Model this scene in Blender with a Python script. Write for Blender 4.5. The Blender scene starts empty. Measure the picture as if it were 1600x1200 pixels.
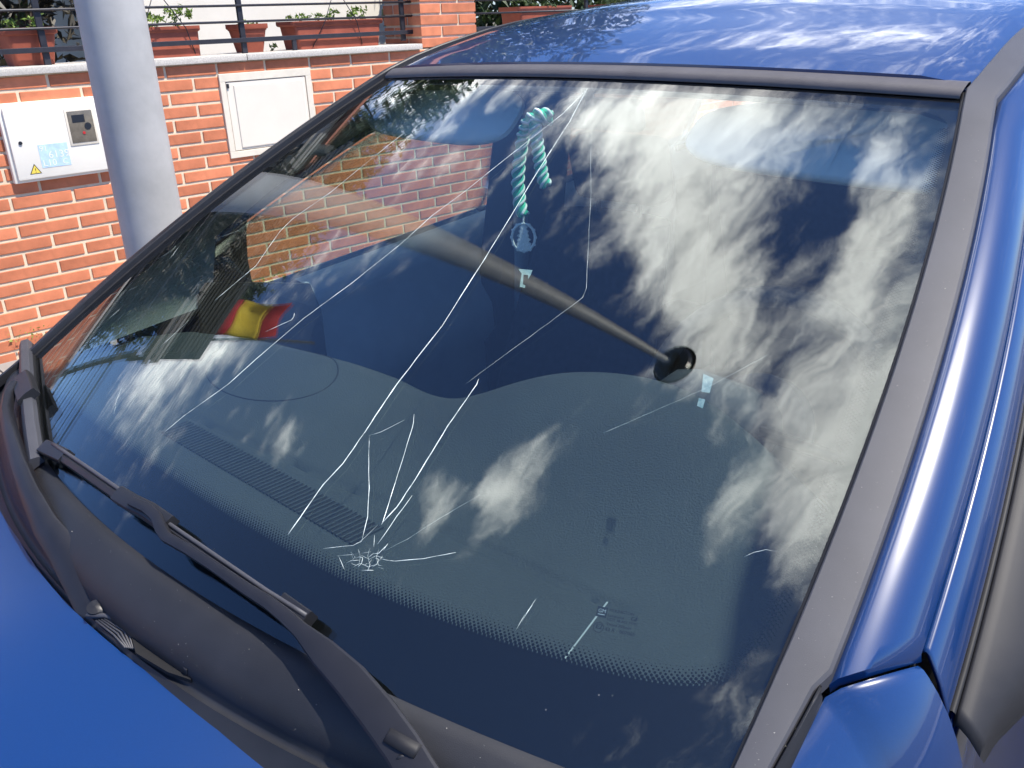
import bpy, bmesh, math, random
import numpy as np
from mathutils import Vector, Matrix

random.seed(7); rng = np.random.default_rng(7)
scene = bpy.context.scene
COL = scene.collection
R = math.radians

# ------------------------------------------------------------------ camera
CAM = np.array([0.90956, -0.40618, 1.47147]); YAW, PITCH, ROLL, FPX = 0.78477, 0.39793, -0.03581, 1373.95
def cam_axes():
    f = np.array([-math.sin(YAW)*math.cos(PITCH), math.cos(YAW)*math.cos(PITCH), -math.sin(PITCH)])
    r = np.array([math.cos(YAW), math.sin(YAW), 0.0]); u = np.cross(r, f)
    c, s = math.cos(ROLL), math.sin(ROLL)
    return c*r+s*u, -s*r+c*u, f
AX_R, AX_U, AX_F = cam_axes()
cam = bpy.data.cameras.new('camera'); cam.sensor_width = 36; cam.lens = 36*FPX/1600; cam.clip_start = .02; cam.clip_end = 2000
camo = bpy.data.objects.new('camera', cam); COL.objects.link(camo)
M = Matrix([[AX_R[i], AX_U[i], -AX_F[i], CAM[i]] for i in range(3)]+[[0, 0, 0, 1]]); camo.matrix_world = M
scene.camera = camo

# ------------------------------------------------------------------ light
SUN_DIR = Vector((0.42, 0.215, 0.88)).normalized()      # towards the sun
sun = bpy.data.lights.new('sun', 'SUN'); sun.energy = 5.0; sun.angle = R(.53); sun.color = (1, .93, .82)
suno = bpy.data.objects.new('sun', sun); COL.objects.link(suno); suno.rotation_euler = SUN_DIR.to_track_quat('Z', 'Y').to_euler()
scene.view_settings.view_transform = 'Standard'; scene.view_settings.look = 'None'
scene.view_settings.exposure = 0.62; scene.view_settings.gamma = 1
try: scene.view_settings.use_curve_mapping = False
except Exception: pass
cy = scene.cycles
cy.max_bounces = 12; cy.transparent_max_bounces = 24; cy.glossy_bounces = 5; cy.diffuse_bounces = 3; cy.transmission_bounces = 6
cy.caustics_reflective = False; cy.caustics_refractive = False; cy.use_denoising = True; cy.use_adaptive_sampling = True; cy.adaptive_threshold = .02; cy.sample_clamp_indirect = 6

class NT:
    """small helper that adds and links nodes"""
    def __init__(s, nt): s.nt = nt
    def n(s, t, **k):
        o = s.nt.nodes.new(t)
        for a, v in k.items(): setattr(o, a, v)
        return o
    def l(s, a, b): s.nt.links.new(a, b)
    def math(s, op, a, b=None, clamp=False):
        o = s.n('ShaderNodeMath', operation=op); o.use_clamp = clamp
        for i, v in enumerate((a, b)):
            if v is None: continue
            if isinstance(v, (int, float)): o.inputs[i].default_value = v
            else: s.l(v, o.inputs[i])
        return o.outputs[0]
    def mix(s, f, a, b):
        o = s.n('ShaderNodeMix', data_type='RGBA')
        for i, v in ((0, f), (6, a), (7, b)):
            if isinstance(v, (int, float)): o.inputs[i].default_value = v
            elif isinstance(v, tuple): o.inputs[i].default_value = v if len(v) == 4 else (*v, 1)
            else: s.l(v, o.inputs[i])
        return o.outputs[2]
    def noise(s, vec, scale, detail=4, rough=.5, dist=0):
        o = s.n('ShaderNodeTexNoise'); o.inputs['Scale'].default_value = scale; o.inputs['Detail'].default_value = detail
        o.inputs['Roughness'].default_value = rough; o.inputs['Distortion'].default_value = dist
        if vec is not None: s.l(vec, o.inputs['Vector'])
        return o.outputs['Fac']
    def ramp(s, fac, stops):
        o = s.n('ShaderNodeValToRGB'); s.l(fac, o.inputs[0]); e = o.color_ramp.elements
        while len(e) < len(stops): e.new(.5)
        for x, (p, c) in zip(e, stops): x.position = p; x.color = c if len(c) == 4 else (*c, 1)
        return o.outputs[0]

# ------------------------------------------------------------------ sky with drifting cumulus
world = bpy.data.worlds.new('World'); scene.world = world; world.use_nodes = True
world.cycles.sampling_method = 'MANUAL'; world.cycles.sample_map_resolution = 512
W = NT(world.node_tree); world.node_tree.nodes.clear()
sky = W.n('ShaderNodeTexSky', sky_type='NISHITA'); sky.sun_disc = False
sky.sun_elevation = math.asin(SUN_DIR.z); sky.sun_rotation = math.atan2(SUN_DIR.x, SUN_DIR.y)
sky.air_density = 1.0; sky.dust_density = .35; sky.ozone_density = 5.0
tc = W.n('ShaderNodeTexCoord'); sep = W.n('ShaderNodeSeparateXYZ'); W.l(tc.outputs['Generated'], sep.inputs[0])
zz = W.math('ADD', W.math('MAXIMUM', sep.outputs[2], 0.0), .12)
comb = W.n('ShaderNodeCombineXYZ'); W.l(W.math('DIVIDE', sep.outputs[0], zz), comb.inputs[0]); W.l(W.math('DIVIDE', sep.outputs[1], zz), comb.inputs[1])
ab = comb.outputs[0]
# each cloud bank: centre on the cloud layer, its 2x2 shape, its strength (negative = clear blue gap)
BANKS = [[-0.424, 0.332, 0.51, -5.12, -8.21, -5.47, 1.5], [-0.293, 0.14, 2.14, -8.94, -19.73, -13.93, 1.6], [-0.483, 0.455, 4.42, 2.83, 0.2, -15.79, 1.1], [-0.697, 0.471, 6.26, 4.48, -1.54, -15.6, 1.0], [-0.534, 0.312, 5.77, -5.28, -11.77, -15.57, 0.9], [-0.437, 0.185, 4.2, -11.28, -30.18, -28.16, 0.8], [-1.309, 0.714, 3.52, 3.56, -6.04, -21.72, 1.0], [-0.156, 0.325, 3.63, 9.39, 20.15, 0.66, 1.3], [-0.146, 0.189, 1.87, 7.92, 18.77, 2.38, 1.3], [-0.04, 0.147, 0.25, 7.53, 24.78, 8.03, 1.4], [-0.028, 0.021, -0.08, 8.6, 17.06, 5.82, 1.4], [0.038, -0.008, 0.0, 10.18, 34.99, 11.16, 1.4], [-0.15, 0.062, 2.6, 14.27, 19.84, 2.54, 1.0], [-0.089, -0.097, 0.65, 14.25, 36.74, 8.9, 1.5], [-0.065, -0.04, 0.94, 16.25, 22.81, 5.55, 1.1], [0.018, -0.1, 0.54, 18.83, 29.27, 7.73, 0.9], [-0.527, -0.223, -0.19, 19.48, 24.23, 8.41, 1.7], [-0.403, -0.145, 2.22, 11.62, 25.35, -0.64, 1.6], [-0.442, -0.183, 9.9, 27.38, 23.2, -10.67, 1.2], [-0.974, -0.201, 1.67, 13.97, 10.5, 1.1, 1.5], [-1.895, -0.117, 1.19, 6.77, 3.06, -1.46, 1.3], [-1.571, -0.045, 3.87, 8.02, 1.58, -22.34, 1.1], [-0.25, 0.423, 0.81, 16.66, 25.38, 11.2, 0.9], [-1.495, 0.7, 4.96, 6.77, 0.88, -3.63, 1.1], [-0.288, -0.01, 5.28, 30.44, 47.51, 5.29, 0.8], [-0.176, -0.014, 6.66, 42.38, 69.86, 8.71, 0.8], [-0.776, -0.095, 1.3, 4.2, 4.0, -1.68, -0.6], [-0.194, -0.285, 1.7, 3.38, 7.16, -4.61, -0.8], [-0.507, 0.064, 4.42, 10.82, 7.43, -2.29, -0.8], [-0.214, -0.065, 4.81, 13.77, 13.18, -2.97, -0.6], [-1.094, -0.423, 0.99, 3.84, 3.35, -4.52, -0.5], [-0.234, 0.339, 1.24, 8.56, 46.73, 15.39, -1.0], [-0.159, 0.108, 2.44, 14.11, 45.97, 7.61, -1.0], [-0.122, 0.005, 4.05, 25.95, 54.94, 7.31, -0.7], [-1.014, 0.498, 9.23, 10.71, 3.49, -19.75, -0.8], [-0.62, 1.33, 2.4, 0.6, -0.8, 6.5, 1.0], [-1.2, 1.9, 1.3, 0.3, -0.9, 3.0, 0.9], [-0.35, 1.0, 3.0, 1.0, -1, 9.0, 0.7], [-1.6, 3.1, 0.7, 0.2, -0.4, 1.6, 0.8]]
def vscale(vec, sx, sy):
    m = W.n('ShaderNodeMapping'); m.inputs['Scale'].default_value = (sx, sy, 1); W.l(vec, m.inputs[0]); return m.outputs[0]
# ragged edges: warp the layer a little before shaping the banks
wn = W.n('ShaderNodeTexNoise'); wn.inputs['Scale'].default_value = 9; wn.inputs['Detail'].default_value = 5; wn.inputs['Roughness'].default_value = .6; W.l(ab, wn.inputs['Vector'])
wsub = W.n('ShaderNodeVectorMath', operation='SUBTRACT'); W.l(wn.outputs['Color'], wsub.inputs[0]); wsub.inputs[1].default_value = (.5, .5, .5)
wsc = W.n('ShaderNodeVectorMath', operation='SCALE'); W.l(wsub.outputs[0], wsc.inputs[0]); wsc.inputs['Scale'].default_value = .085
wadd = W.n('ShaderNodeVectorMath', operation='ADD'); W.l(ab, wadd.inputs[0]); W.l(wsc.outputs[0], wadd.inputs[1])
tot = None
for cx_, cy_, a, b, c, d, w in BANKS:
    sb = W.n('ShaderNodeVectorMath', operation='SUBTRACT'); W.l(wadd.outputs[0], sb.inputs[0]); sb.inputs[1].default_value = (cx_, cy_, 0)
    d1 = W.n('ShaderNodeVectorMath', operation='DOT_PRODUCT'); W.l(sb.outputs[0], d1.inputs[0]); d1.inputs[1].default_value = (a, b, 0)
    d2 = W.n('ShaderNodeVectorMath', operation='DOT_PRODUCT'); W.l(sb.outputs[0], d2.inputs[0]); d2.inputs[1].default_value = (c, d, 0)
    q = W.math('ADD', W.math('MULTIPLY', d1.outputs['Value'], d1.outputs['Value']), W.math('MULTIPLY', d2.outputs['Value'], d2.outputs['Value']))
    g = W.math('MULTIPLY', W.math('EXPONENT', W.math('MULTIPLY', q, -.9)), w)
    tot = g if tot is None else W.math('ADD', tot, g)
fade = W.n('ShaderNodeMapRange'); W.l(sep.outputs[2], fade.inputs[0]); fade.inputs[1].default_value = .05; fade.inputs[2].default_value = .5; fade.inputs[3].default_value = .12; fade.inputs[4].default_value = 1.6
wind = vscale(wadd.outputs[0], 1.75, .75)
n1 = W.noise(ab, 1.6, 8, .58, .4); n2 = W.noise(wind, 11, 9, .64, .25)
dens = W.math('ADD', W.math('ADD', W.math('MULTIPLY', n1, 1.1), W.math('ADD', W.math('MULTIPLY', W.math('SUBTRACT', n2, .5), fade.outputs[0]), .95)), W.math('MULTIPLY', tot, .50))
cov = W.n('ShaderNodeMapRange', interpolation_type='SMOOTHSTEP'); W.l(dens, cov.inputs[0]); cov.inputs[1].default_value = 1.58; cov.inputs[2].default_value = 2.55
shade = W.n('ShaderNodeMapRange'); W.l(n2, shade.inputs[0]); shade.inputs[1].default_value = .35; shade.inputs[2].default_value = .65; shade.inputs[3].default_value = .72; shade.inputs[4].default_value = 1.0
cc = W.n('ShaderNodeVectorMath', operation='SCALE'); cc.inputs[0].default_value = (31.0, 30.7, 29.8); W.l(shade.outputs[0], cc.inputs['Scale'])
deep = W.n('ShaderNodeVectorMath', operation='MULTIPLY'); W.l(sky.outputs[0], deep.inputs[0]); deep.inputs[1].default_value = (.78, .92, 1.22)
lit = W.mix(cov.outputs[0], deep.outputs[0], cc.outputs[0])
bg = W.n('ShaderNodeBackground'); bg.inputs['Strength'].default_value = .12; W.l(lit, bg.inputs[0])
wo = W.n('ShaderNodeOutputWorld'); W.l(bg.outputs[0], wo.inputs[0])

# ------------------------------------------------------------------ materials
MAT = {}
def principled(name, col, rough=.5, metal=0, spec=.5, coat=0, coat_r=.03, var=.0, vscale_=8, bump=0, bscale=60, rand=0, sheen=0, col2=None, alpha=None):
    m = bpy.data.materials.new(name); m.use_nodes = True; T = NT(m.node_tree); b = m.node_tree.nodes['Principled BSDF']
    b.inputs['Base Color'].default_value = (*col, 1); b.inputs['Roughness'].default_value = rough; b.inputs['Metallic'].default_value = metal
    b.inputs['Specular IOR Level'].default_value = spec; b.inputs['Coat Weight'].default_value = coat; b.inputs['Coat Roughness'].default_value = coat_r
    c_out = None
    t = T.n('ShaderNodeTexCoord')
    if var or col2:
        f = T.noise(t.outputs['Object'], vscale_, 6, .6)
        lo = tuple(x*(1-var) for x in col); hi = col2 or tuple(min(1, x*(1+var)) for x in col)
        c_out = T.ramp(f, [(.3, lo), (.7, hi)])
    if rand:
        oi = T.n('ShaderNodeObjectInfo'); h = T.n('ShaderNodeHueSaturation')
        mr = T.n('ShaderNodeMapRange'); T.l(oi.outputs['Random'], mr.inputs[0]); mr.inputs[3].default_value = 1-rand; mr.inputs[4].default_value = 1+rand*.6
        T.l(mr.outputs[0], h.inputs['Value'])
        if c_out is not None: T.l(c_out, h.inputs['Color'])
        else: h.inputs['Color'].default_value = (*col, 1)
        c_out = h.outputs[0]
    if c_out is not None: T.l(c_out, b.inputs['Base Color'])
    if bump:
        f = T.noise(t.outputs['Object'], bscale, 5, .6); bp = T.n('ShaderNodeBump'); bp.inputs['Strength'].default_value = bump; bp.inputs['Distance'].default_value = .004
        T.l(f, bp.inputs['Height']); T.l(bp.outputs[0], b.inputs['Normal'])
    MAT[name] = m; return m
principled('paint', (.003, .027, .115), .30, 0, .5, 1.0, .02, var=.10, vscale_=900)
principled('bonnet_paint', (.0028, .029, .125), .36, 0, .4, .35, .22, var=.08, vscale_=900, bump=.03, bscale=700)
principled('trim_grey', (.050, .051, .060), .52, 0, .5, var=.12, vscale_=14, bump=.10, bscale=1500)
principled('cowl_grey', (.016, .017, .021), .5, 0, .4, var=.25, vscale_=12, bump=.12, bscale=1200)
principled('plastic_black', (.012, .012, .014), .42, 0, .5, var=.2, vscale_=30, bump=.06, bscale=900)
principled('wiper_metal', (.010, .010, .013), .45, 0, .5, var=.2, vscale_=40)
principled('rubber', (.012, .012, .014), .6, 0, .4, var=.2, vscale_=40)
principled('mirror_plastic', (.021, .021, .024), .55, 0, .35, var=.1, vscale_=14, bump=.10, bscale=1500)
principled('cavity', (.004, .004, .005), .9)
principled('seal', (.08, .075, .08), .5, 0, .45, var=.1, vscale_=30)
principled('dash', (.046, .056, .060), .6, 0, .35, var=.14, vscale_=4, bump=.5, bscale=420)
principled('dash_dark', (.012, .013, .015), .7)
principled('cabin_dark', (.05, .055, .065), .8, var=.15, vscale_=6)
principled('cabin_fabric', (.035, .04, .052), .95, var=.2, vscale_=60)
principled('cabin_light', (.48, .50, .46), .8, 0, .3, var=.08, vscale_=12)
principled('door_card', (.36, .40, .44), .7, var=.1, vscale_=10)
principled('visor', (.82, .86, .86), .8, var=.05)
principled('frit', (.0022, .0022, .003), .4, 0, .2)
def crackmat():
    m = bpy.data.materials.new('crack'); m.use_nodes = True; T = NT(m.node_tree); b = m.node_tree.nodes['Principled BSDF']
    b.inputs['Base Color'].default_value = (.86, .95, .93, 1); b.inputs['Roughness'].default_value = .25; t = T.n('ShaderNodeTexCoord')
    f = T.ramp(T.noise(t.outputs['Object'], 38, 5, .7), [(.32, (.12, .12, .12)), (.62, (1, 1, 1))]); tr = T.n('ShaderNodeBsdfTransparent'); mx = T.n('ShaderNodeMixShader')
    T.l(f, mx.inputs[0]); T.l(tr.outputs[0], mx.inputs[1]); T.l(b.outputs[0], mx.inputs[2]); T.l(mx.outputs[0], m.node_tree.nodes['Material Output'].inputs[0]); MAT['crack'] = m
crackmat()
principled('mark_pale', (.62, .80, .80), .4, var=.1, vscale_=200)
principled('mark_patterned', (.30, .48, .58), .3, .3, col2=(.75, .88, .92), vscale_=260)
principled('ink', (.012, .016, .025), .5)
principled('rope_green', (.05, .60, .36), .8, var=.25, vscale_=400)
principled('rope_white', (.85, .92, .88), .8)
principled('silver', (.82, .88, .85), .3, .1, var=.2, vscale_=300, bump=.3, bscale=300)
principled('steel_galv', (.42, .415, .40), .6, 0, .4, var=.14, vscale_=7, bump=.05, bscale=80)
principled('lantern_dark', (.02, .022, .02), .5)
principled('lantern_glass', (.05, .05, .045), .3)
principled('brick', (.60, .205, .105), .85, 0, .3, var=.20, vscale_=11, rand=.22, bump=.2, bscale=160)
principled('mortar', (.72, .60, .44), .95, 0, .2, var=.12, vscale_=25, bump=.25, bscale=120)
principled('granite', (.54, .51, .46), .8, 0, .3, var=.22, vscale_=150)
principled('cabinet_white', (.82, .79, .71), .45, 0, .4, var=.03, vscale_=6)
principled('cabinet_cream', (.76, .70, .60), .6, 0, .4, var=.04, vscale_=5)
principled('cement', (.72, .66, .55), .9, var=.08, vscale_=20)
principled('meter_glass', (.17, .15, .12), .2, 0, .6, var=.25, vscale_=30)
principled('sticker_blue', (.48, .66, .85), .5, var=.15, vscale_=40)
principled('sticker_white', (.80, .82, .82), .5)
principled('sticker_yellow', (.80, .62, .10), .5)
principled('iron', (.028, .028, .036), .45, .2, var=.2, vscale_=30)
principled('terracotta', (.33, .085, .05), .6, 0, .4, var=.18, vscale_=12)
principled('soil', (.04, .028, .02), .95, var=.3)
principled('stucco', (.78, .74, .66), .9, var=.04, vscale_=6, bump=.15, bscale=90)
principled('roof_tile', (.30, .11, .06), .85, var=.2, vscale_=20)
principled('bark', (.055, .04, .03), .9, var=.4, vscale_=18, bump=.6, bscale=30)
principled('beam_pale', (.36, .35, .31), .7, var=.1, vscale_=10)
principled('beam_dark', (.05, .055, .05), .7, var=.1)
principled('flag_red', (.50, .02, .025), .8, var=.1)
principled('flag_yellow', (.72, .52, .03), .8, var=.1)
principled('asphalt', (.050, .050, .052), .9, var=.25, vscale_=60, bump=.4, bscale=200)
principled('paving', (.26, .25, .235), .9, var=.12, vscale_=12, bump=.2, bscale=120)
principled('kerb_stone', (.34, .33, .31), .85, var=.12, vscale_=20)
principled('earth', (.10, .085, .055), .95, var=.3, vscale_=3)
principled('mirror_silver', (.8, .8, .8), .03, 1.0)
for nm in ('mark_pale', 'mark_patterned'):
    T = NT(MAT[nm].node_tree); tr = T.n('ShaderNodeBsdfTransparent'); mx = T.n('ShaderNodeMixShader'); mx.inputs[0].default_value = .45
    T.l(MAT[nm].node_tree.nodes['Principled BSDF'].outputs[0], mx.inputs[1]); T.l(tr.outputs[0], mx.inputs[2]); T.l(mx.outputs[0], MAT[nm].node_tree.nodes['Material Output'].inputs[0])
def leafmat(name, c1, c2):
    m = bpy.data.materials.new(name); m.use_nodes = True; T = NT(m.node_tree); b = m.node_tree.nodes['Principled BSDF']
    t = T.n('ShaderNodeTexCoord'); f = T.noise(t.outputs['Object'], 7, 5, .65); c = T.ramp(f, [(.3, c1), (.68, c2)])
    T.l(c, b.inputs['Base Color']); b.inputs['Roughness'].default_value = .5
    tr = T.n('ShaderNodeBsdfTranslucent'); T.l(c, tr.inputs[0]); mx = T.n('ShaderNodeMixShader'); mx.inputs[0].default_value = .25
    T.l(b.outputs[0], mx.inputs[1]); T.l(tr.outputs[0], mx.inputs[2]); T.l(mx.outputs[0], m.node_tree.nodes['Material Output'].inputs[0]); MAT[name] = m
leafmat('leaf_dark', (.018, .035, .012), (.05, .085, .028)); leafmat('leaf_mid', (.04, .075, .02), (.10, .15, .045)); leafmat('leaf_bright', (.12, .22, .03), (.30, .40, .08))
leafmat('leaf_dry', (.03, .028, .02), (.075, .065, .045))

def glass(name, tint, ior, dirt=0.0):
    """a pane: tinted see-through body, mirror-like skin that follows Fresnel, a film of dust"""
    m = bpy.data.materials.new(name); m.use_nodes = True; T = NT(m.node_tree); nt = m.node_tree; nt.nodes.clear()
    geo = T.n('ShaderNodeNewGeometry')
    iorv = T.n('ShaderNodeMix', data_type='FLOAT'); T.l(geo.outputs['Backfacing'], iorv.inputs[0]); iorv.inputs[2].default_value = ior; iorv.inputs[3].default_value = 1/ior
    fr = T.n('ShaderNodeFresnel'); T.l(iorv.outputs[0], fr.inputs[0])
    tr = T.n('ShaderNodeBsdfTransparent'); tr.inputs[0].default_value = (*tint, 1)
    gl = T.n('ShaderNodeBsdfGlossy'); gl.inputs['Roughness'].default_value = 0.0; gl.inputs[0].default_value = (1, 1, 1, 1)
    mx = T.n('ShaderNodeMixShader'); T.l(fr.outputs[0], mx.inputs[0]); T.l(tr.outputs[0], mx.inputs[1]); T.l(gl.outputs[0], mx.inputs[2])
    out = mx.outputs[0]
    if dirt:
        t = T.n('ShaderNodeTexCoord'); big = T.noise(t.outputs['Object'], 5, 6, .65); fine = T.noise(t.outputs['Object'], 260, 3, .7)
        f = T.math('MULTIPLY', T.math('ADD', T.math('MULTIPLY', big, .6), T.math('MULTIPLY', fine, .5)), dirt)
        sp = T.n('ShaderNodeTexVoronoi'); sp.inputs['Scale'].default_value = 75; T.l(t.outputs['Object'], sp.inputs['Vector'])
        spot = T.math('LESS_THAN', sp.outputs['Distance'], .055); keep = T.math('GREATER_THAN', T.noise(t.outputs['Object'], 31, 2), .60)
        f2 = T.math('ADD', f, T.math('MULTIPLY', T.math('MULTIPLY', spot, keep), .16))
        df = T.n('ShaderNodeBsdfDiffuse'); df.inputs[0].default_value = (.42, .44, .42, 1)
        m2 = T.n('ShaderNodeMixShader'); T.l(f2, m2.inputs[0]); T.l(out, m2.inputs[1]); T.l(df.outputs[0], m2.inputs[2]); out = m2.outputs[0]
    o = T.n('ShaderNodeOutputMaterial'); T.l(out, o.inputs[0]); MAT[name] = m
glass('windscreen_glass', (.81, .87, .86), 1.60, .004)
glass('side_glass', (.86, .90, .82), 1.5, .012)
glass('rear_glass', (.45, .50, .50), 1.5, .012)

# ------------------------------------------------------------------ object helpers
def tag(o, label=None, cat=None, group=None, kind=None):
    for k, v in (('label', label), ('category', cat), ('group', group), ('kind', kind)):
        if v: o[k] = v
    return o
def empty(name, loc, label, cat, group=None):
    o = bpy.data.objects.new(name, None); o.empty_display_size = .1; COL.objects.link(o); o.location = loc
    return tag(o, label, cat, group)
def mesh_object(name, me, parent=None):
    o = bpy.data.objects.new(name, me); COL.objects.link(o)
    if parent is not None:
        o.parent = parent; o.matrix_parent_inverse = inv_of(parent)
    return o
def inv_of(p):
    m = Matrix.Translation(p.location) if p.parent is None else Matrix.Identity(4)
    if p.parent is None: m = m @ p.rotation_euler.to_matrix().to_4x4()
    return m.inverted()
class MB:
    """collects shapes into one mesh, all in world space"""
    def __init__(s): s.v = []; s.f = []; s.mi = []; s.cur = 0
    def add(s, vs, fs):
        o = len(s.v); s.v += [tuple(float(c) for c in p) for p in vs]; s.f += [tuple(o+i for i in f) for f in fs]; s.mi += [s.cur]*len(fs)
    def box(s, c, size, axes=None, ch=0):
        ax = axes if axes is not None else np.eye(3); c = np.array(c, float); hx, hy, hz = [d/2 for d in size]
        P = lambda a, b, d: c+ax[0]*a+ax[1]*b+ax[2]*d
        if not ch:
            s.add([P(x, y, z) for x in (-hx, hx) for y in (-hy, hy) for z in (-hz, hz)], [(0, 1, 3, 2), (4, 6, 7, 5), (0, 4, 5, 1), (2, 3, 7, 6), (0, 2, 6, 4), (1, 5, 7, 3)])
        else:
            bm = bmesh.new(); bmesh.ops.create_cube(bm, size=1)
            for v in bm.verts: v.co = Vector((v.co.x*2*hx, v.co.y*2*hy, v.co.z*2*hz))
            bmesh.ops.bevel(bm, geom=bm.edges[:], offset=ch, segments=2, affect='EDGES', profile=.6)
            bm.verts.index_update(); s.add([P(*v.co) for v in bm.verts], [[v.index for v in f.verts] for f in bm.faces]); bm.free()
    def tube(s, path, rad, n=8, cap=True, flat=1.0, up=None):
        path = [np.array(p, float) for p in path]; k = len(path); rad = rad if hasattr(rad, '__len__') else [rad]*k
        vs = []; prev = None
        for i, p in enumerate(path):
            t = path[min(i+1, k-1)]-path[max(i-1, 0)]; t = t/(np.linalg.norm(t)+1e-12)
            if up is not None: a = np.array(up, float)
            elif prev is not None: a = prev
            else: a = np.array([0, 0, 1.0]) if abs(t[2]) < .9 else np.array([1.0, 0, 0])
            b = np.cross(t, a); b /= np.linalg.norm(b)+1e-12; a = np.cross(b, t); prev = a
            for j in range(n):
                w = 2*math.pi*j/n; vs.append(p+rad[i]*(math.cos(w)*b+flat*math.sin(w)*a))
        fs = [(i*n+j, i*n+(j+1) % n, (i+1)*n+(j+1) % n, (i+1)*n+j) for i in range(k-1) for j in range(n)]
        if cap: fs += [tuple(range(n))[::-1], tuple((k-1)*n+j for j in range(n))]
        s.add(vs, fs)
    def grid(s, fn, us, vs_, flip=False):
        nu, nv = len(us), len(vs_); P = [fn(u, v) for u in us for v in vs_]
        fs = [(i*nv+j, (i+1)*nv+j, (i+1)*nv+j+1, i*nv+j+1) for i in range(nu-1) for j in range(nv-1)]
        s.add(P, [f[::-1] for f in fs] if flip else fs)
    def strips(s, rows, closed=False, flip=False):
        """rows: lists of points of equal length, joined row to row"""
        n = len(rows[0]); fs = []
        for i in range(len(rows)-1):
            for j in range(n if closed else n-1):
                f = (i*n+j, i*n+(j+1) % n, (i+1)*n+(j+1) % n, (i+1)*n+j); fs.append(f[::-1] if flip else f)
        s.add([p for r in rows for p in r], fs)
    def lathe(s, c, prof, n=24, axes=None):
        ax = axes if axes is not None else np.eye(3); c = np.array(c, float)
        rows = [[c+ax[0]*r*math.cos(2*math.pi*j/n)+ax[1]*r*math.sin(2*math.pi*j/n)+ax[2]*z for j in range(n)] for r, z in prof]
        s.strips(rows, closed=True)
    def sweep(s, path, prof, frames):
        """prof: closed section; frames: (side, up) for each path point"""
        rows = [[np.array(p)+a*x+b*y for x, y in prof] for p, (a, b) in zip(path, frames)]
        s.strips(rows, closed=True); n = len(prof); o = len(s.v)-n*len(path)
        s.f += [tuple(o+j for j in range(n))[::-1], tuple(o+(len(path)-1)*n+j for j in range(n))]; s.mi += [s.cur]*2
    def build(s, name, mats, parent=None, smooth=False, label=None, kind=None, thick=0, bevel=0, sharp=None, fix=True):
        me = bpy.data.meshes.new(name); me.from_pydata(s.v, [], s.f)
        for m in (mats if isinstance(mats, (list, tuple)) else [mats]): me.materials.append(MAT[m])
        me.polygons.foreach_set('material_index', s.mi)
        if fix:
            bm = bmesh.new(); bm.from_mesh(me); bmesh.ops.recalc_face_normals(bm, faces=bm.faces[:]); bm.to_mesh(me); bm.free()
        if smooth:
            me.polygons.foreach_set('use_smooth', [True]*len(me.polygons))
            if sharp: me.set_sharp_from_angle(angle=R(sharp))
        me.update(); o = mesh_object(name, me, parent); tag(o, label, None, None, kind)
        if thick:
            md = o.modifiers.new('thickness', 'SOLIDIFY'); md.thickness = abs(thick); md.offset = -1 if thick > 0 else 1
        if bevel:
            md = o.modifiers.new('edge', 'BEVEL'); md.width = bevel; md.segments = 2; md.limit_method = 'ANGLE'
        return o
def text_mesh(mb, body, org, ax, ay, size, an=None):
    """flat lettering: filled outline of the characters laid on the plane org, ax, ay"""
    cu = bpy.data.curves.new('lettering', 'FONT'); cu.body = body; cu.size = size; cu.resolution_u = 2
    ob = bpy.data.objects.new('lettering', cu); COL.objects.link(ob); dg = bpy.context.evaluated_depsgraph_get(); dg.update()
    me = ob.evaluated_get(dg).to_mesh(); vs = [np.array(org)+np.array(ax)*v.co.x+np.array(ay)*v.co.y for v in me.vertices]
    fs = [tuple(p.vertices) for p in me.polygons]; w = max([v.co.x for v in me.vertices] or [0])
    ob.evaluated_get(dg).to_mesh_clear(); bpy.data.objects.remove(ob); bpy.data.curves.remove(cu); mb.add(vs, fs); return w

def sight(x, y):
    d = AX_F*FPX+AX_R*(x-800)-AX_U*(y-600); return d/np.linalg.norm(d)
def at_axis(x, y, axis, val):
    d = sight(x, y); return CAM+d*((val-CAM[axis])/d[axis])
def lerp(a, b, t): return a+(b-a)*t
def sm(x, a, b):
    t = min(1, max(0, (x-a)/(b-a))); return t*t*(3-2*t)

# ================================================================== SETTING
WO = np.array([-3.16033, 0, 0]); WA = -.02863
WT = np.array([-math.sin(WA), math.cos(WA), 0]); WN = np.array([math.cos(WA), math.sin(WA), 0]); UP = np.array([0, 0, 1.0])
WAX = [WT, -WN, UP]                      # along the wall, into the garden, up
def wp(s, off, z): return WO+WT*s-WN*off+UP*z
def wall_px(x, y, off=0):
    d = sight(x, y); O = WO-WN*off; t = ((O-CAM)@WN)/(d@WN); P = CAM+t*d; return float((P-O)@WT), float(P[2])
ZC, BH, S0 = 1.31078, .05851, .99925    # top of the brickwork, one course, a joint of the top course
PZ = .15                                # pavement level at the wall

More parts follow.
